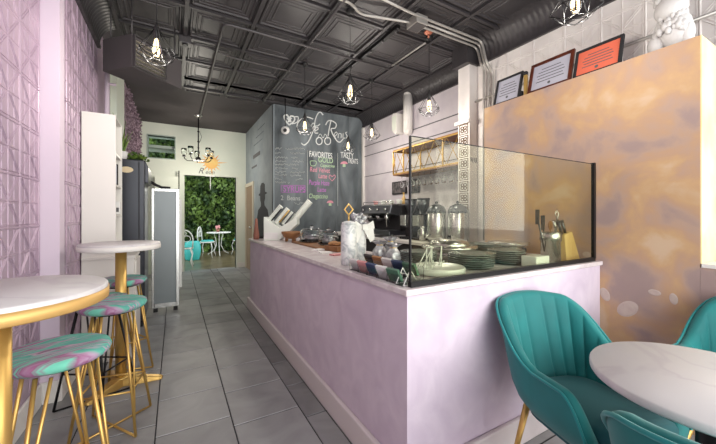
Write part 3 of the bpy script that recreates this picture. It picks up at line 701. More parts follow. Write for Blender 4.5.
# ================================================================== CHALK WRITING
CH = []
def stroke(name, pts, r, m='chalk', y=YBB-.002):
    # pts: x,z on the board; Catmull-Rom smoothed
    q = []; k = len(pts)
    for i in range(k-1):
        p0, p1, p2, p3 = [Vector(pts[max(0, min(k-1, j))]) for j in (i-1, i, i+1, i+2)]
        for u in [j/6 for j in range(6)]:
            q.append(.5*((2*p1)+(-p0+p2)*u+(2*p0-5*p1+4*p2-p3)*u*u+(-p0+3*p1-3*p2+p3)*u*u*u))
    q.append(Vector(pts[-1]))
    return MB().tube([(a[0], y, a[1]) for a in q], r, 5).build(name, M[m], bb)
def onb(x, y):   # picture measure of the board -> board coordinates (metres)
    f, cx, hy = 320, 358, 214; c, s = 0.8677, 0.4971
    u = (x-cx)/f; v = (hy-y)/f; t_ = YBB/(c-u*s); return ((u*c+s)*t_, 1.30+v*t_)
def sk(name, px, r=.011, m='chalk'): return stroke(name, [onb(*q) for q in px], r, m)
# title, after the photograph
sk('chalk_title', [(313,119),(306,117),(299,121),(297,127),(300,132),(307,132)], .012)
sk('chalk_title', [(311,126),(313,123),(315,126),(315,129),(312,130),(313,127)], .008)
sk('chalk_title', [(323,115),(320,112),(317,115),(315,121),(314,128),(311,136),(308,142),(304,145),(301,143)], .012)
sk('chalk_title', [(313,126.5),(319,125.5)], .007); sk('chalk_title', [(315,131),(318,129),(317,127),(315,129),(315,133),(318,133)], .009)
sk('chalk_title', [(318,125.5),(320,124)], .008)
for cx_ in (319, 327.5): sk('chalk_cherry', [(cx_+3.0*math.cos(a*PI/6), 141+3.6*math.sin(a*PI/6)) for a in range(13)], .011)
sk('chalk_title', [(317,139),(320,134),(323,138),(325,134),(328,139)], .006)
sk('chalk_title', [(331,120),(329,129),(328,136)], .012)
sk('chalk_title', [(325.5,125),(328,121),(332,121),(336,124),(335,128),(331,129),(333,135),(337,141),(340,142),(343,139)], .012)
sk('chalk_title', [(334,137),(337,134),(336,132),(334,135),(336,139)], .008)
sk('chalk_title', [(338,138),(338.5,134),(341,134),(341,138)], .008); sk('chalk_title', [(343,133.5),(343,138),(345,138)], .008); sk('chalk_title', [(347,132),(345.5,133),(347,136),(346,138.5)], .008)
# winged heart
sk('chalk_heart', [(289,125),(285,120),(284,116),(287,115),(289,118),(291,116),(294,117),(294,121),(289,125)], .016)
sk('chalk_heart', [(287,118),(291,122)], .02); sk('chalk_heart', [(291,118),(288,122)], .02); sk('chalk_heart', [(294,117),(298,117),(297,122),(292,124)], .010)
for (a, b) in (((307.3,150),(307.3,208)), ((337.6,153),(337.6,206))): sk('chalk_line', [a, b], .006, 'chalk_grey')
def ctext(s, x, y, size, m, sx=1.0, thick=.0015, shear=0, name='chalk_lettering'):
    p_ = onb(x, y); return text(name, s, size, M[m], bb, (p_[0], YBB-.003, p_[1]), (PI/2, 0, 0), shear, sx, thick)
ctext('FAVORITES', 309, 156.5, .155, 'chalk', .62)
ctext('TASTY', 340.5, 157.5, .16, 'chalk', .62); ctext('TREATS', 347.5, 163, .14, 'chalk', .50)
ctext('GOLD', 318, 162, .14, 'chalk_green', .8); ctext('Cappuccino', 320, 166.5, .085, 'chalk_green', .75, .001, .2)
ctext('Red Velvet', 309.5, 171.5, .13, 'chalk_pink', .72, .001, .15); ctext('Latte', 318, 178, .12, 'chalk_pink', .75, .001, .15)
ctext('Purple Haze', 308.5, 184.5, .13, 'chalk_violet', .66, .001, .15); ctext('Latte', 317, 191.5, .12, 'chalk_violet', .75, .001, .15)
ctext('Chagaccino', 308.5, 198, .12, 'chalk_green', .70, .001, .15)
sk('chalk_heart', [(332,181),(329,177.5),(330,175),(332,176.5),(334.5,175),(335,177.5),(332,181)], .007, 'chalk_pink')
def mushroom(x, y, k):
    pts = [onb(x+k*math.cos(a*PI/8), y-k*.75*math.sin(a*PI/8)) for a in range(9)]
    MB().prism(pts, YBB-.004, YBB-.001, 'y').build('chalk_mushroom', M['chalk_pink'], bb)
    q = [onb(x-k*.35, y), onb(x+k*.35, y), onb(x+k*.4, y+k*.8), onb(x-k*.4, y+k*.8)]
    MB().prism(q, YBB-.004, YBB-.001, 'y').build('chalk_stem', M['chalk_green'], bb)
mushroom(344, 164, 3.6); mushroom(330, 203, 3.4)
sk('chalk_cup', [(310,162),(311,165.5),(315,165.5),(316,161.5),(311,161),(310,162)], .007, 'chalk_green')
# small price list in the left column: handwriting too small to read
random.seed(11)
def scribble(x0, x1, y, amp, m, r=.0055):
    x = x0; pts = []
    while x < x1:
        pts.append(onb(x, y+random.uniform(-amp, amp))); x += random.uniform(.35, .7)
    if len(pts) > 2:
        MB().tube([(a[0], YBB-.002, a[1]) for a in pts], r, 4).build('chalk_handwriting', M[m], bb)
rows = [(148.5, 275, 282, 285, 305), (153, 275, 281, 290, 305), (157.5, 275, 288, 291, 298), (161, 275, 286, 292, 304), (164.5, 275, 296, 297, 299), (168, 275, 288, 292, 298), (172, 275, 286, 290, 305), (175, 275, 287, 290, 301), (179, 275, 282, 295, 303), (182.5, 275, 286, 288, 290)]
for y, a, b, c, d in rows: scribble(a, b, y, 1.1, 'chalk_grey'); scribble(c, d, y+.3, 1.0, 'chalk_grey')
for yy in (185.5, 192.5): sk('chalk_box', [(281,yy),(305,yy)], .005, 'chalk_violet')
for xx in (281, 305): sk('chalk_box', [(xx,185.5),(xx,192.5)], .005, 'chalk_violet')
ctext('SYRUPS', 283, 191.5, .15, 'chalk_violet', .85, .002)
ctext('2  Beans', 280.5, 200, .12, 'chalk_grey', .9, .001); scribble(294, 304, 203.5, 1.2, 'chalk_grey')
# mural of a standing man in a hat on the side wall, door sign
X_ = XBB
fig = [(5.98,.45),(5.95,1.18),(6.08,1.38),(6.32,1.47),(6.34,1.54),(6.28,1.60),(6.28,1.68),(6.16,1.69),(6.16,1.72),(6.28,1.73),(6.30,1.88),(6.42,1.92),(6.56,1.92),(6.66,1.87),(6.68,1.73),(6.80,1.71),(6.80,1.68),(6.68,1.67),(6.67,1.58),(6.60,1.52),(6.61,1.46),(6.86,1.38),(6.98,1.18),(6.95,.45)]
MB().prism(fig, X_-.004, X_, 'x').build('painted_figure', M['man_paint'], ws)
MB().box(X_-.004, X_, 7.0, 7.5, 2.32, 2.36).box(X_-.004, X_, 6.7, 7.35, 2.52, 2.60).build('painted_marks', M['ink'], ws)
for q in range(3): MB().box(X_-.003, X_, 6.5-.1*q, 7.3-.2*q, 2.8+.13*q, 2.81+.13*q).build('painted_marks', M['board'], ws)

# ================================================================== RIGHT SIDE WALL THINGS
def frame_pic(label, y0, y1, h, m, art, lean, x=2.69, fw=.02, grp='framed certificates on the partition'):
    t = thing('picture_frame', label, 'picture frame', (x, y0, PZ), 0, grp)
    w_ = y1-y0; R = Matrix.Rotation(rad(lean), 4, 'Y')
    mb = MB()
    for a in ((0, w_, 0, fw), (0, w_, h-fw, h), (0, fw, fw, h-fw), (w_-fw, w_, fw, h-fw)): mb.box(-.012, .010, a[0], a[1], a[2], a[3], R)
    mb.build('frame', M[m], t, bevel=.003)
    MB().box(-.002, .006, fw, w_-fw, fw, h-fw, R).build('certificate', M[art], t)
    mb = MB()
    for k in range(5):
        zz = h*(.72-.1*k); g = w_*(.28 if k == 0 else .18+.03*(k % 2)); mb.box(-.0035, -.002, g, w_-g, zz, zz+.006, R)
    mb.build('printed_lines', M['ink'], t)
    MB().prism([(w_*.5+.012*math.cos(i*PI/6), h*.22+.012*math.sin(i*PI/6)) for i in range(12)], -.004, -.002, 'x', R).build('seal', M['ink'], t)
    return t
frame_pic('black framed certificate, leftmost on the tan partition', 1.775, 2.045, .27, 'black_matte', 'cert_grey', 14)
frame_pic('mahogany framed certificate, middle on the tan partition', 1.345, 1.70, .28, 'mahogany', 'cert_grey', 14, fw=.026)
frame_pic('black framed orange-red certificate, right on the tan partition', 1.02, 1.33, .235, 'black_matte', 'cert_red', 14)
t = thing('gold_ornament', 'narrow gold ornament standing between two framed certificates', 'ornament', (2.72, 1.735, PZ))
MB().box(-.02, .02, -.022, .022, 0, .02).box(-.012, .012, -.014, .014, .02, .20).build('body', M['gold'], t, bevel=.003); MB().ball((0, 0, .215), .02).build('finial', M['black_matte'], t)
MB().box(-.015, .015, .03, .06, 0, .07).build('foot', M['black_matte'], t, bevel=.003)
# white carved statue
t = thing('carved_statue', 'white curly-maned carved statue on top of tan partition', 'statue', (2.76, 0.78, PZ))
mb = MB(); mb.box(-.06, .07, -.12, .12, 0, .02)
mb.ball((0, .075, .07), .058, (.8, .8, 1.1)); mb.ball((0, .045, .16), .05, (.9, .8, 1.3)); mb.ball((0, -.02, .13), .085, (.8, .95, 1.45)); mb.ball((0, -.07, .09), .05, (.9, .8, 1.6)); mb.ball((-.01, .0, .27), .08, (.95, 1.05, 1.05)); mb.ball((0, -.015, .38), .085, (.9, .95, 1))
mb.build('figure', M['bust'], t)
mb = MB()
for k in range(150):
    a = random.uniform(0, 6.28); zz = random.uniform(.10, .46); r_ = .066+.012*math.sin(zz*20)
    mb.ball((r_*.92*math.cos(a)-.005, r_*1.1*math.sin(a)-.005, zz), random.uniform(.011, .021), (1, 1, 1.5), 8, 5)
mb.build('mane', M['bust'], t)
# wall objects far right
t = thing('wall_speaker', 'white rounded speaker high on the far right wall', 'speaker', (XR2-.001, 4.34, 2.66))
MB().prism([(-.05, .32), (-.05, 0), (.01, -.02), (.07, .03), (.10, .12), (.10, .30), (.06, .34)], -.16, 0, 'x').build('body', M['white_wood'], t, bevel=.01); MB().box(-.164, -.16, -.03, .08, .05, .28).build('grille', M['cream'], t)
t = thing('wall_tube_lamp', 'white vertical capsule fixture beside the wall speaker', 'lamp', (XR2-.08, 4.10, 2.62))
MB().cyl((0, 0, .03), (0, 0, .60), .075, n=24).ball((0, 0, .6), .075).ball((0, 0, .03), .075).build('body', M['white_wood'], t); MB().box(.05, .079, -.02, .02, .1, .5).build('bracket', M['conduit_light'], t)
# gold lattice wine shelf
t = thing('lattice_shelf', 'gold lattice-fronted hanging shelf on the right wall', 'shelf', (3.02, 2.78, 1.93))
LY, LZ, LX = 1.36, .36, .335
mb = MB()
for x in (0, LX):
    for zz in (0, LZ): mb.box(x-.009, x+.009, 0, LY, zz-.009, zz+.009)
    for y in (0, .28, LY-.26, LY): mb.box(x-.009, x+.009, y-.009, y+.009, 0, LZ)
for y in (0, LY):
    for zz in (0, LZ): mb.box(0, LX, y-.009, y+.009, zz-.009, zz+.009)
mb.build('frame', M['brass_frame'], t)
mb = MB(); k = 0; y = 0.0
while y < LY-.01:
    w2 = .215; y2 = min(y+w2, LY)
    mb.cyl((0, y, 0), (0, y2, LZ), .005, n=6).cyl((0, y, LZ), (0, y2, 0), .005, n=6); y += w2
mb.build('lattice', M['brass_frame'], t)
MB().box(-.005, LX+.01, 0, LY, -.025, -.009).build('lower_board', M['wood_brown'], t); MB().box(-.005, LX+.01, 0, LY, LZ+.009, LZ+.02).build('upper_board', M['wood_brown'], t)
def wineglass(mb, c):
    mb.lathe([(0, 0), (.032, 0), (.032, -.003), (.004, -.006), (.004, -.08), (.02, -.095), (.036, -.13), (.034, -.165), (.029, -.19)], c, 12)
for k in range(10):
    y = 2.88+.13*k; mb = MB(); wineglass(mb, (0, 0, 0)); o = mb.build('wine_glass', M['glass_clear']); o.location = (3.12, y, 1.9053)
    tag(o, 'stemmed glass hanging under the gold shelf, %s from the right end' % ['first', 'second', 'third', 'fourth', 'fifth', 'sixth', 'seventh', 'eighth', 'ninth', 'tenth'][k], 'glass', 'hanging wine glasses')
t = thing('photo_strip', 'black framed photo hanging under left end of lattice shelf', 'picture frame', (XR2-.02, 4.22, 1.64))
MB().box(0, .018, 0, .40, 0, .22).build('frame', M['black_matte'], t); MB().box(-.002, 0, .02, .38, .02, .20).build('print', M['art'], t)
t = thing('photo_strip', 'smaller framed photo right of the black framed one', 'picture frame', (XR2-.02, 3.90, 1.64))
MB().box(0, .018, 0, .24, 0, .22).build('frame', M['ink'], t); MB().box(-.002, 0, .02, .22, .02, .20).build('print', M['art'], t)

# ================================================================== GLASS SCREEN
gs = thing('glass_screen', 'tall glass sneeze guard with dark channel on the front counter', 'glass screen', (0, 0, 0))
GY = CY+.02
MB().box(.935, 2.60, GY-.004, GY+.004, CZ+.012, 1.655).build('pane', M['glass_pane'], gs)
MB().box(.93, 2.605, GY-.012, GY+.012, CZ, CZ+.026).build('base_channel', M['black_metal'], gs)
MB().box(2.585, 2.61, GY-.012, GY+.012, CZ+.02, 1.665).build('wall_channel', M['black_metal'], gs)
MB().box(.930, .936, GY-.006, GY+.006, CZ+.02, 1.657).box(.93, 2.6, GY-.0045, GY+.0045, 1.655, 1.658).build('edge_strip', M['black_metal'], gs)

# ================================================================== THINGS ON THE FRONT COUNTER
def plates(label, x, y, n, r, m='plate_dark', grp='plate stacks behind the glass'):
    for k in range(n):
        o = MB().lathe([(0, .0), (r*.55, .0), (r*.6, .004), (r, .014), (r, .018), (r*.6, .009), (0, .006)], n=32).build('plate', M[m]); o.location = (x+random.uniform(-.004, .004), y+random.uniform(-.004, .004), CZ+.0125*k)
        tag(o, label+', '+(['bottommost', 'second from bottom', 'third from bottom', 'fourth from bottom', 'fifth from bottom', 'sixth from bottom', 'seventh from bottom', 'eighth'][k] if k < n-1 else 'topmost'), 'plate', grp)
plates('grey plate in the left stack behind the glass corner', 1.40, 1.64, 7, .12)
plates('grey plate in the wide stack left of the white boxes', 1.62, 1.40, 7, .14, grp='wide plate stack')
plates('grey plate in the stack right beside the white box', 1.97, 1.40, 7, .12, grp='plate stack by white box')
plates('grey plate in the rear stack behind white box', 2.11, 1.68, 8, .12, grp='rear plate stack')
tag(MB().lathe([(0, 0), (.13, 0), (.15, .008), (.152, .035), (.146, .04), (.132, .028), (0, .026)], (1.30, 1.36, CZ), 48).build('cake_platter', M['plate_white']), 'large white round platter in the glass corner', 'platter')
tag(MB().box(-.07, .07, -.05, .05, 0, .07).build('white_box', M['plate_white'], bevel=.004), 'small white box between plates and steel utensil pot', 'box').location = (2.00, 1.215, CZ)
def easel(label, x, y, rz):
    t = thing('plate_stand', label, 'stand', (x, y, CZ+.03), rz, 'white wire plate stands')
    MB().tube([(-.03, 0, 0), (-.03, 0, .12), (.03, 0, .12), (.03, 0, 0)], .003, 6).build('back_frame', M['wire_white'], t)
    for s in (-1, 1): MB().tube([(s*.03, 0, .11), (s*.03, .06, 0)], .003, 6).tube([(s*.03, 0, .03), (s*.03, -.05, .03), (s*.03, -.05, .045)], .003, 6).build('side_wire', M['wire_white'], t)
easel('small white wire stand on the white platter, left', 1.22, 1.34, rad(20)); easel('small white wire stand on the white platter, right', 1.31, 1.38, rad(-30))
def griddle(label, x, y, r):
    t = thing('crepe_griddle', label, 'griddle', (x, y, CZ), 0, 'round crepe griddles')
    MB().lathe([(0, .01), (r*.8, .01), (r*.82, .03), (r*.82, .08), (0, .08)], n=40).build('body', M['steel'], t)
    MB().lathe([(0, .08), (r, .08), (r+.006, .09), (r, .102), (0, .102)], n=48).build('plate', M['steel'], t)
    MB().cyl((0, -r*.82, .045), (0, -r*.82-.02, .045), .018).build('dial', M['black_matte'], t)
    for k in range(3): a = k*2.1+.4; MB().cyl((r*.65*math.cos(a), r*.65*math.sin(a), 0), (r*.65*math.cos(a), r*.65*math.sin(a), .012), .015).build('foot', M['rubber'], t)
griddle('large round steel griddle behind left plate stacks', 1.78, 1.74, .20); griddle('round steel griddle farther right behind glass', 2.45, 1.72, .16)
t = thing('steel_pot_lid', 'domed steel lid resting on the large round griddle', 'lid', (1.78, 1.74, CZ+.102))
MB().lathe([(.15, 0), (.155, .005), (.13, .035), (.08, .05), (0, .055), ], n=36).build('dome', M['steel'], t); MB().cyl((0, 0, .05), (0, 0, .075), .014).build('knob', M['black_matte'], t)
t = thing('utensil_pot', 'round steel pot holding upright kitchen utensils', 'pot', (2.28, 1.275, CZ))
MB().lathe([(0, 0), (.06, 0), (.062, .004), (.062, .145), (.068, .15), (.068, .205), (.062, .21), (.058, .205), (.056, .01), (0, .01)], n=32).build('body', M['steel'], t)
def spoon(label, x, y, dx, dy, L, m, head):
    o = MB().cyl((0, 0, 0), (dx*L, dy*L, L), .006, n=8)
    p_ = (dx*L, dy*L, L)
    if head == 'blade': o.box(p_[0]-.02, p_[0]+.02, p_[1]-.003, p_[1]+.003, L-.05, L+.05)
    elif head == 'round': o.ball(p_, .026, (1, .35, 1.3))
    else: o.tube([p_, (p_[0]+.02, p_[1], L+.04), (p_[0], p_[1], L+.075), (p_[0]-.02, p_[1], L+.04), p_], .003, 6)
    o = o.build('kitchen_utensil', M[m]); o.location = (2.28+x, 1.275+y, CZ+.015); return tag(o, label, 'utensil', 'utensils in the steel pot')
spoon('long dark flat utensil leaning far left in steel pot', -.035, .01, -.35, .0, .30, 'steel_dark', 'blade')
spoon('dark wide spatula at left of the steel pot', -.02, .02, -.15, .0, .26, 'steel_dark', 'blade')
spoon('wooden spoon in the middle of the steel pot', .01, .01, .02, .0, .24, 'wood_brown', 'round')
spoon('steel whisk rising tallest from the steel pot', .02, -.01, .14, 0, .28, 'steel', 'loop')
spoon('steel spoon leaning right in the steel pot', .03, .02, .3, 0, .24, 'steel', 'round')
t = thing('knife_block', 'pale wooden slanted knife block at right end of counter', 'knife block', (2.47, 1.28, CZ))
MB().prism([(-.07, 0), (.11, 0), (.0, .21), (-.10, .19)], -.05, .05, 'y').build('block', M['wood'], t, bevel=.004)
for k, (ox, oy) in enumerate(((-.085, -.025), (-.06, .02), (-.04, -.025), (-.015, .02))):
    b = Vector((ox, oy, .196+ox*.12)); d = Vector((-.42, 0, .9)); tag_o = MB().cyl(b, b+d*.11, .009, .011, n=10)
    o = tag_o.build('kitchen_knife', M['steel'] if k % 2 else M['steel_dark']); o.location = (2.47, 1.28, CZ)
    tag(o, ['dark knife handle at far left of wooden block', 'steel knife handle, second in the wooden block', 'dark knife handle, third in wooden block', 'steel knife handle at right of wooden block'][k], 'knife', 'knives in the wooden block')

# ================================================================== THINGS ON THE LEFT COUNTER
t = thing('marble_canister', 'tall marble-patterned canister with gold diamond knob', 'canister', (1.00, 1.87, CZ))
MB().lathe([(0, 0), (.048, 0), (.052, .006), (.052, .26), (.049, .265), (0, .265)], n=36).build('body', M['jar_marble'], t)
MB().lathe([(0, .265), (.049, .265), (.045, .28), (.015, .29), (0, .29)], n=36).build('lid', M['jar_marble'], t)
mb = MB(); c = .365; mb.tube([(0, 0, c-.036), (.032, 0, c), (0, 0, c+.036), (-.032, 0, c)], .006, 6, True); mb.cyl((0, 0, .285), (0, 0, c-.036), .005)
mb.build('diamond_knob', M['gold'], t)
t = thing('gift_bouquet', 'marble vase with white ribbon bow and pale flowers', 'bouquet', (1.12, 1.94, CZ))
MB().lathe([(0, 0), (.045, 0), (.049, .006), (.049, .23), (.042, .23), (0, .22)], n=30).build('vase', M['jar_marble'], t)
mb = MB()
for k in range(26): a = random.uniform(0, 6.28); r_ = random.uniform(0, .055); mb.ball((r_*math.cos(a), r_*math.sin(a)+.01, .25+random.uniform(0, .09)), random.uniform(.014, .024), (1, 1, .8), 8, 6)
mb.build('blossom', M['cellophane'], t)
mb = MB()
for s in (-1, 1):
    for q in (0, 1):
        mb.add([(0, -.065, .25), (s*.07, -.075, .29-.05*q), (s*.085, -.07, .24-.08*q), (s*.05, -.068, .20-.06*q), (0, -.06, .23)], [(0, 1, 2, 3, 4)])
mb.box(-.018, .018, -.085, -.06, .225, .265)
mb.build('ribbon_bow', M['paper'], t)
# cup dispenser with slanted stacks
t = thing('cup_dispenser', 'white slanted dispenser box at the far end of counter', 'dispenser', (1.20, 4.10, CZ), rad(-30))
MB().prism([(-.20, 0), (.0, 0), (.22, .20), (.22, .30), (.0, .16), (-.20, .30)], -.10, .10, 'y').build('body', M['plate_white'], t, bevel=.006)
MB().box(-.19, -.02, -.103, -.10, .02, .10).build('front_label', M['paper'], t)
for k, (ox, m_) in enumerate(((-.11, 'black_matte'), (-.01, 'gold'), (.065, 'steel_dark'))):
    b = Vector((ox, -.06, .25-.02*k)); MB().cyl(b, b+Vector((.64, 0, .77))*.20, .009, n=10).build('stirrer_bundle', M[m_], t)
for k, (ox, L, r_) in enumerate(((-.16, .26, .033), (-.06, .24, .033), (.03, .20, .031), (.11, .42, .043))):
    b = Vector((ox, -.02, .24-.02*k)); d = Vector((.64, 0, .77)); mb = MB(); nn = int(L/.02)
    for j in range(nn): p0 = b+d*(j*.02); mb.cyl(p0, p0+d*.019, r_*.96, r_, n=18)
    o = mb.build('cup_stack', M['plate_white']); o.location = (1.20, 4.10, CZ); o.rotation_euler = (0, 0, rad(-30))
    tag(o, ['slanted white cup stack, leftmost in the dispenser', 'second slanted white cup stack in dispenser', 'short slanted white cup stack beside the long one', 'longest slanted white cup stack pointing up right'][k], 'cups', 'cup stacks in the dispenser')
o = tag(MB().lathe([(0, 0), (.035, 0), (.04, .05), (.028, .12), (.02, .2), (.015, .27), (0, .28)], n=18).build('pepper_mill', M['terracotta']), 'tall reddish brown bottle at far end of counter', 'bottle'); o.location = (0.94, 4.36, CZ)
t = thing('black_tray', 'flat black tray on the rounded far end of counter', 'tray', (1.14, 4.53, CZ), 0)
MB().box(-.14, .14, -.07, .07, 0, .008).build('base', M['black_matte'], t, bevel=.004); MB().box(-.14, .14, -.07, -.06, .008, .02).box(-.14, .14, .06, .07, .008, .02).build('rim', M['black_matte'], t)
t = thing('wooden_bowl', 'brown footed wooden bowl on the long counter', 'bowl', (1.24, 3.80, CZ))
MB().lathe([(0, .035), (.06, .035), (.10, .06), (.12, .10), (.122, .12), (.112, .12), (.10, .08), (.05, .055), (0, .05)], n=32).build('bowl', M['wood_brown'], t)
for k in range(3): a = k*2.09+.6; MB().cyl((.06*math.cos(a), .06*math.sin(a), 0), (.06*math.cos(a), .06*math.sin(a), .05), .018, n=10).build('foot', M['wood_brown'], t)
tag(MB().box(-.16, .16, -.40, .40, 0, .018).build('serving_board', M['wood_brown'], bevel=.006), 'brown wooden serving board under glass cake dishes', 'board').location = (1.34, 3.22, CZ)
def dish(label, x, y, r, h):
    t = thing('cake_dome', label, 'cake dish', (x, y, CZ+.018), 0, 'covered glass dishes')
    MB().lathe([(0, 0), (r*.8, 0), (r, .012), (r, .02), (0, .014)], n=36).build('dish', M['glass_clear'], t)
    MB().lathe([(r*.92, .02), (r*.95, h*.5), (r*.9, h*.85), (r*.7, h), (.02, h+.004), (.02, h), (r*.68, h-.006), (r*.86, h*.83), (r*.91, h*.5), (r*.88, .02)], n=36).build('cover', M['glass_clear'], t)
    MB().ball((0, 0, h+.02), .018).build('knob', M['glass_clear'], t)
    MB().lathe([(0, .016), (r*.6, .016), (r*.62, h*.5), (0, h*.5)], n=28).build('cake', M['cellophane'], t)
dish('larger covered glass cake dish near the wooden bowl', 1.36, 3.44, .14, .15); dish('smaller covered glass dish beside the marble canister', 1.38, 3.02, .11, .14)
for k, (x, y) in enumerate(((1.33, 3.25), (1.42, 3.28))): dish_ = None
t = thing('bread_crate', 'small brown crate of bread left of canister', 'crate', (1.29, 2.62, CZ), rad(10))
MB().box(-.08, .08, -.10, .10, 0, .05).build('crate', M['wood_brown'], t, bevel=.005)
mb = MB()
for k in range(5): mb.ball((random.uniform(-.04, .04), -.07+.035*k, .065), .03, (1.5, .8, .7))
mb.build('bread', M['kraft'], t)
for k, (x, y, a, m_) in enumerate(((1.14, 2.34, 10, 'rose'), (1.22, 2.20, -20, 'rose'), (1.15, 2.75, 30, 'paper'), (1.12, 2.52, 0, 'paper'))):
    o = MB().box(-.05, .05, -.035, .035, 0, .012).build('napkin_stack', M[m_], bevel=.002); o.location = (x, y, CZ); o.rotation_euler = (0, 0, rad(a))
    tag(o, ['pink paper stack left of the marble canister', 'pink paper stack closest behind the canister', 'white paper stack by the glass dish', 'white paper stack in front of bread crate'][k], 'paper', 'small paper stacks')
# brochures in acrylic holders
cols_ = ['paper', 'rose', 'navy', 'paper', 'green_card', 'dark_card', 'kraft', 'paper', 'navy', 'green_card']
names_ = ['white', 'rose pink', 'navy blue', 'white', 'green', 'dark grey', 'brown', 'white', 'navy blue', 'green']
k = 0
for r_ in range(2):
    for c_ in range(5):
        y = 1.66-.097*c_+.02*r_; x = .95+.115*r_
        t = thing('card_holder', '%s cards in clear holder, %s row, %s' % (names_[k], ['front', 'rear'][r_], ['beside canister', 'second from canister', 'middle of row', 'second from glass', 'next to glass corner'][c_]), 'card holder', (x, y, CZ+(.0 if r_ == 0 else 0)), rad(90-180+8), 'card holders by the canister')
        hz = .035*r_
        MB().box(-.045, .045, -.03, .03, 0, .004).box(-.045, .045, .026, .03, .004, .03+hz).box(-.045, .045, -.03, -.027, .004, .06+hz).build('holder', M['acrylic'], t)
        R = Matrix.Translation((0, 0, .006+hz*.5)) @ Matrix.Rotation(rad(28), 4, 'X')
        MB().box(-.041, .041, -.008, .006, 0.002, .07, R).build('cards', M[cols_[k]], t); k += 1
t = thing('acrylic_stand', 'empty clear acrylic card stand nearest the glass corner', 'stand', (0.955, 1.205, CZ), rad(-90))
for s in (-1, 1): MB().tube([(s*.028, -.04, .003), (s*.028, .05, .003), (s*.028, .0, .075), (s*.028, -.04, .003)], .003, 6).build('side', M['wire_white'], t)
MB().box(-.03, .03, -.045, .05, 0, .004).build('base', M['acrylic'], t)
def bag(label, x, y, h):
    t = thing('cellophane_bag', label, 'gift bag', (x, y, CZ), random.uniform(0, 3), 'cellophane gift bags')
    mb = MB()
    def fn(u, v):
        a = 2*PI*u; r_ = .046*(1+.10*math.sin(5*a+6*v)) if v < .6 else (.046*(1-(v-.6)*2.4) if v < .83 else .020+.17*(v-.83)*(1+.6*math.sin(6*a)))
        return (r_*math.cos(a), r_*math.sin(a), h*v)
    mb.grid(fn, 24, 12, True, True); mb.build('bag', M['cellophane'], t)
    MB().tube(ring((0, 0, h*.84), .02, 12, 'z'), .006, 6, True).build('ribbon', M['gold'], t)
    MB().lathe([(0, .003), (.035, .003), (.04, .02), (.038, h*.45), (0, h*.5)], n=14).build('sweets', M['kraft'], t)
bag('crinkled cellophane bag nearest the marble canister', 1.22, 1.83, .15); bag('crinkled cellophane bag with gold tie in the middle', 1.33, 1.86, .17); bag('crinkled cellophane bag closest to the glass screen', 1.24, 1.70, .14)

# ================================================================== BACK BAR
BZ = .966
t = thing('espresso_machine', 'black and chrome espresso machine before the right wall', 'espresso machine', (2.80, 3.95, BZ))
MB().box(-.10, .26, -.40, .40, .08, .46).build('body', M['black_matte'], t, bevel=.012)
MB().box(-.28, .10, -.40, .40, .04, .11).build('drip_tray', M['steel_dark'], t, bevel=.006)
MB().prism([(-.28, .34), (-.10, .30), (-.10, .46), (-.24, .46)], -.40, .40, 'y').build('head', M['steel_dark'], t, bevel=.008)
MB().box(-.22, .26, -.38, .38, .46, .475).tube([(-.22, -.38, .475), (-.22, -.38, .51), (-.22, .38, .51), (-.22, .38, .475)], .006).build('cup_rail', M['steel'], t)
for s in (-.22, .0, .22):
    g = MB().cyl((-.19, s, .25), (-.19, s, .33), .04).build('group_head', M['steel'], t)
    MB().cyl((-.21, s, .265), (-.36, s, .25), .014, .018).cyl((-.19, s, .22), (-.19, s, .25), .036).build('portafilter', M['black_matte'], g)
for s in (-.36, .36): MB().tube([(-.24, s, .36), (-.30, s, .33), (-.30, s*1.02, .16)], .007).build('steam_wand', M['steel'], t)
for s in (-.3, -.1, .1, .3): MB().cyl((-.262, s, .40), (-.29, s, .395), .018).build('knob', M['steel'], t)
for x in (-.2, .2):
    for s in (-.36, .36): MB().cyl((x, s, 0), (x, s, .085), .02).build('foot', M['steel'], t)
for k in range(7):
    o = MB().lathe([(0, 0), (.028, 0), (.04, .05), (.042, .06), (.038, .06), (.026, .006), (0, .006)], n=18).build('coffee_cup', M['rose'] if k == 0 else M['plate_white']); o.location = (2.76+.10*(k % 2), 4.25-.1*k, BZ+.476)
    tag(o, 'pink cup on the left end of espresso machine' if k == 0 else 'white cup on top of espresso machine, %s after the pink cup' % ['', 'first', 'second', 'third', 'fourth', 'fifth', 'last'][k], 'cup', None if k == 0 else 'cups on the espresso machine')
def grinder(label, x, y):
    t = thing('coffee_grinder', label, 'grinder', (x, y, BZ), 0, 'black coffee grinders')
    MB().box(-.10, .10, -.09, .09, 0, .03).box(-.01, .09, -.07, .07, .03, .34).build('body', M['black_matte'], t, bevel=.008)
    MB().prism([(-.11, .18), (0, .14), (0, .32), (-.11, .32)], -.055, .055, 'y').build('doser', M['steel'], t, bevel=.006)
    MB().lathe([(.03, .34), (.075, .44), (.08, .52), (.076, .52), (.03, .345)], (.03, 0, 0), 20).build('hopper', M['steel_dark'], t)
    MB().cyl((.03, 0, .52), (.03, 0, .535), .082).build('lid', M['black_matte'], t)
grinder('black coffee grinder beside the espresso machine', 2.74, 3.40); grinder('black grinder half hidden behind glass edge', 2.76, 3.17)
t = thing('gold_bottle', 'small yellow bottle on top of espresso machine', 'bottle', (2.90, 3.72, BZ+.476))
MB().lathe([(0, 0), (.03, 0), (.032, .08), (.012, .12), (.012, .15), (0, .15)], n=16).build('body', M['wood'], t); MB().cyl((0, 0, .15), (0, 0, .17), .014).build('cap', M['gold'], t)
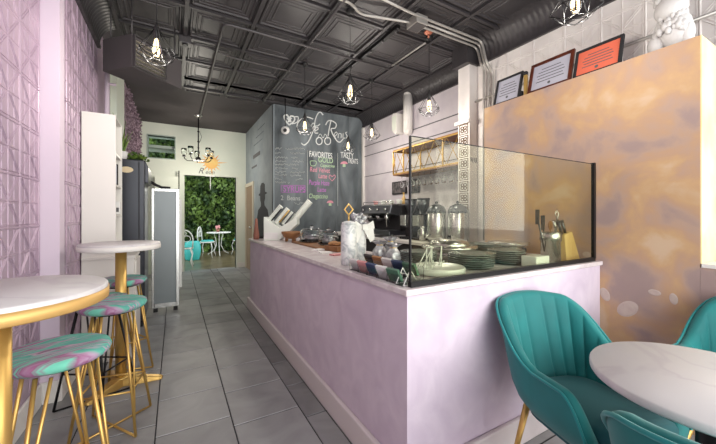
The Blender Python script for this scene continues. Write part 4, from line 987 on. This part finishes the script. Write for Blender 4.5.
def urn(label, x, y):
    t = thing('coffee_urn', label, 'urn', (x, y, BZ), 0, 'domed steel drink urns')
    MB().lathe([(0, .03), (.11, .03), (.115, .05), (.115, .34), (.11, .35), (0, .35)], n=36).build('body', M['steel'], t)
    MB().lathe([(.117, .35), (.115, .37), (.09, .42), (.04, .45), (0, .455)], n=36).build('lid', M['steel_dark'], t)
    MB().ball((0, 0, .47), .018).build('knob', M['black_matte'], t)
    MB().cyl((-.115, 0, .08), (-.17, 0, .08), .012).cyl((-.16, 0, .085), (-.16, 0, .05), .009).build('tap', M['steel'], t)
    MB().lathe([(0, 0), (.10, 0), (.10, .03), (0, .03)], n=30).build('base', M['black_matte'], t)
urn('left of two domed steel urns seen through glass', 2.74, 2.88); urn('right of two domed steel urns seen through glass', 2.86, 2.66)
t = thing('glass_jug', 'small steel jug left of the domed urns', 'jug', (2.66, 3.02+.02, BZ))
MB().lathe([(0, 0), (.04, 0), (.042, .1), (.03, .14), (.032, .18), (.028, .18), (0, .17)], n=20).build('body', M['steel'], t); MB().tube([(0, .04, .15), (0, .09, .12), (0, .04, .04)], .006).build('handle', M['steel'], t)

# ================================================================== LOUNGE CHAIRS AND TABLE
def velvet_chair(label, loc, rz):
    t = thing('velvet_armchair', label, 'chair', loc, rz, 'teal velvet armchairs')
    Wd, Dd, La = .235, .20, .27; zb = .37
    def plan(s):
        a = abs(s); sg = 1 if s >= 0 else -1
        if a <= .55:
            ph = a/.55*PI/2; x = Wd*math.sin(ph)**.75; y = Dd*max(0, math.cos(ph))**.75
        else:
            x = Wd; y = -(a-.55)/.45*La
        return Vector((sg*x, y, 0))
    def nrm(s):
        e = .01; p0 = plan(max(-1, s-e)); p1 = plan(min(1, s+e)); d = p1-p0; n_ = Vector((-d.y, d.x, 0)).normalized()
        return n_ if n_.dot(Vector((p0.x, p0.y+.05, 0))) > 0 else -n_
    def top(s):
        a = abs(s); k = smooth01(.20, .60, a); h = .875*(1-k)+.64*k - .02*smooth01(0, .25, a)
        if a > .82: h -= .16*((a-.82)/.18)**2.2
        return h
    NS = 321; vs = []; nv = 7; prof_n = nv+5+nv
    S = [-1+2*i/(NS-1) for i in range(NS)]
    rim = []
    for s in S:
        p_ = plan(s); n_ = nrm(s); h = top(s); a = abs(s); fl_ = .055+.03*(1-smooth01(.2, .6, a)); th = .045
        def pos(z, off):
            k = (z-zb)/(.875-zb); bulge = fl_*(k**.8 if k > 0 else 0)-.05*(1-min(1, k*4))**2
            back = .05*k*(1-smooth01(.25, .6, a)); q = p_+n_*(bulge+off)+Vector((0, back, 0)); return Vector((q.x, q.y, z))
        for j in range(nv): vs.append(pos(zb+(h-.02-zb)*j/(nv-1), 0))
        for j in range(5):
            an = PI*(j+1)/6; vs.append(pos(h-.02+.022*math.sin(an), -th/2+th/2*math.cos(an)))
        rim.append(pos(h-.008, .004))
        ch = .015*abs(math.sin(PI*a/.098+PI/2))**.35 if a < .54 else 0.015
        for j in range(nv): z = h-.02-(h-.02-zb)*j/(nv-1); vs.append(pos(z, -th-(ch if 0 < j else ch*.3)))
    fs = []
    for i in range(NS-1):
        for j in range(prof_n-1): fs.append((i*prof_n+j, i*prof_n+j+1, (i+1)*prof_n+j+1, (i+1)*prof_n+j))
        fs.append((i*prof_n+prof_n-1, i*prof_n, (i+1)*prof_n, (i+1)*prof_n+prof_n-1))
    fs += [tuple(range(prof_n)), tuple((NS-1)*prof_n+j for j in range(prof_n))[::-1]]
    MB().add(vs, fs, True).build('shell', M['teal'], t)
    MB().tube(rim, .0065, 6).build('piping', M['teal_light'], t)
    seam = []
    for side in (-1, 1): pass
    base = [plan(s)+nrm(s)*(-.045) for s in S[::10]]
    poly = [(q.x, q.y) for q in base]
    MB().prism(poly, .36, .42).build('seat_base', M['teal_seat'], t, bevel=.01)
    # cushion: rounded slab with a domed top
    pc = [(q.x*.96, q.y*.97 if q.y > 0 else q.y*1.0) for q in base]; cy_ = -.03
    lay = [(.94, .42), (1.0, .435), (1.0, .465), (.96, .485), (.85, .495), (.5, .502), (.02, .504)]
    v2 = []; n = len(pc)
    for k_, z in lay:
        for x, y in pc: v2.append((x*k_, cy_+(y-cy_)*k_, z))
    f2 = [(j*n+i, j*n+(i+1) % n, (j+1)*n+(i+1) % n, (j+1)*n+i) for j in range(len(lay)-1) for i in range(n)]+[tuple(range(n))[::-1], tuple((len(lay)-1)*n+i for i in range(n))]
    MB().add(v2, f2, True).build('seat_cushion', M['teal_seat'], t)
    for sx in (-1, 1):
        for sy in (-1, 1):
            l_ = MB().cyl((sx*.15, sy*.14, .37), (sx*.22, sy*.20-.02, .0), .016, .009, n=14).build('leg', M['gold'], t)
            l_['label'] = 'slim gold leg'
    return t
velvet_chair('teal velvet armchair backed against the pink counter front', (1.60, 0.77, 0), rad(-17))
velvet_chair('teal velvet armchair seen from behind, nearest the camera', (1.15, 0.135, 0), rad(90))
velvet_chair('teal velvet armchair in front of the tan wall, right edge', (2.30, 0.36, 0), rad(-95))
t = thing('cafe_table', 'low white round table on black column among teal chairs', 'table', (1.54, 0.33, 0))
MB().lathe([(0, .72), (.33, .72), (.334, .726), (.334, .744), (.33, .75), (0, .75)], n=72).build('tabletop', M['marble'], t)
MB().cyl((0, 0, .02), (0, 0, .72), .045, n=28).build('column', M['black_metal'], t)
MB().lathe([(0, 0), (.22, 0), (.22, .012), (.05, .03), (0, .03)], n=40).build('base', M['black_metal'], t)
MB().lathe([(0, .70), (.10, .70), (.10, .7195), (0, .7195)], n=24).build('mounting_plate', M['steel'], t)
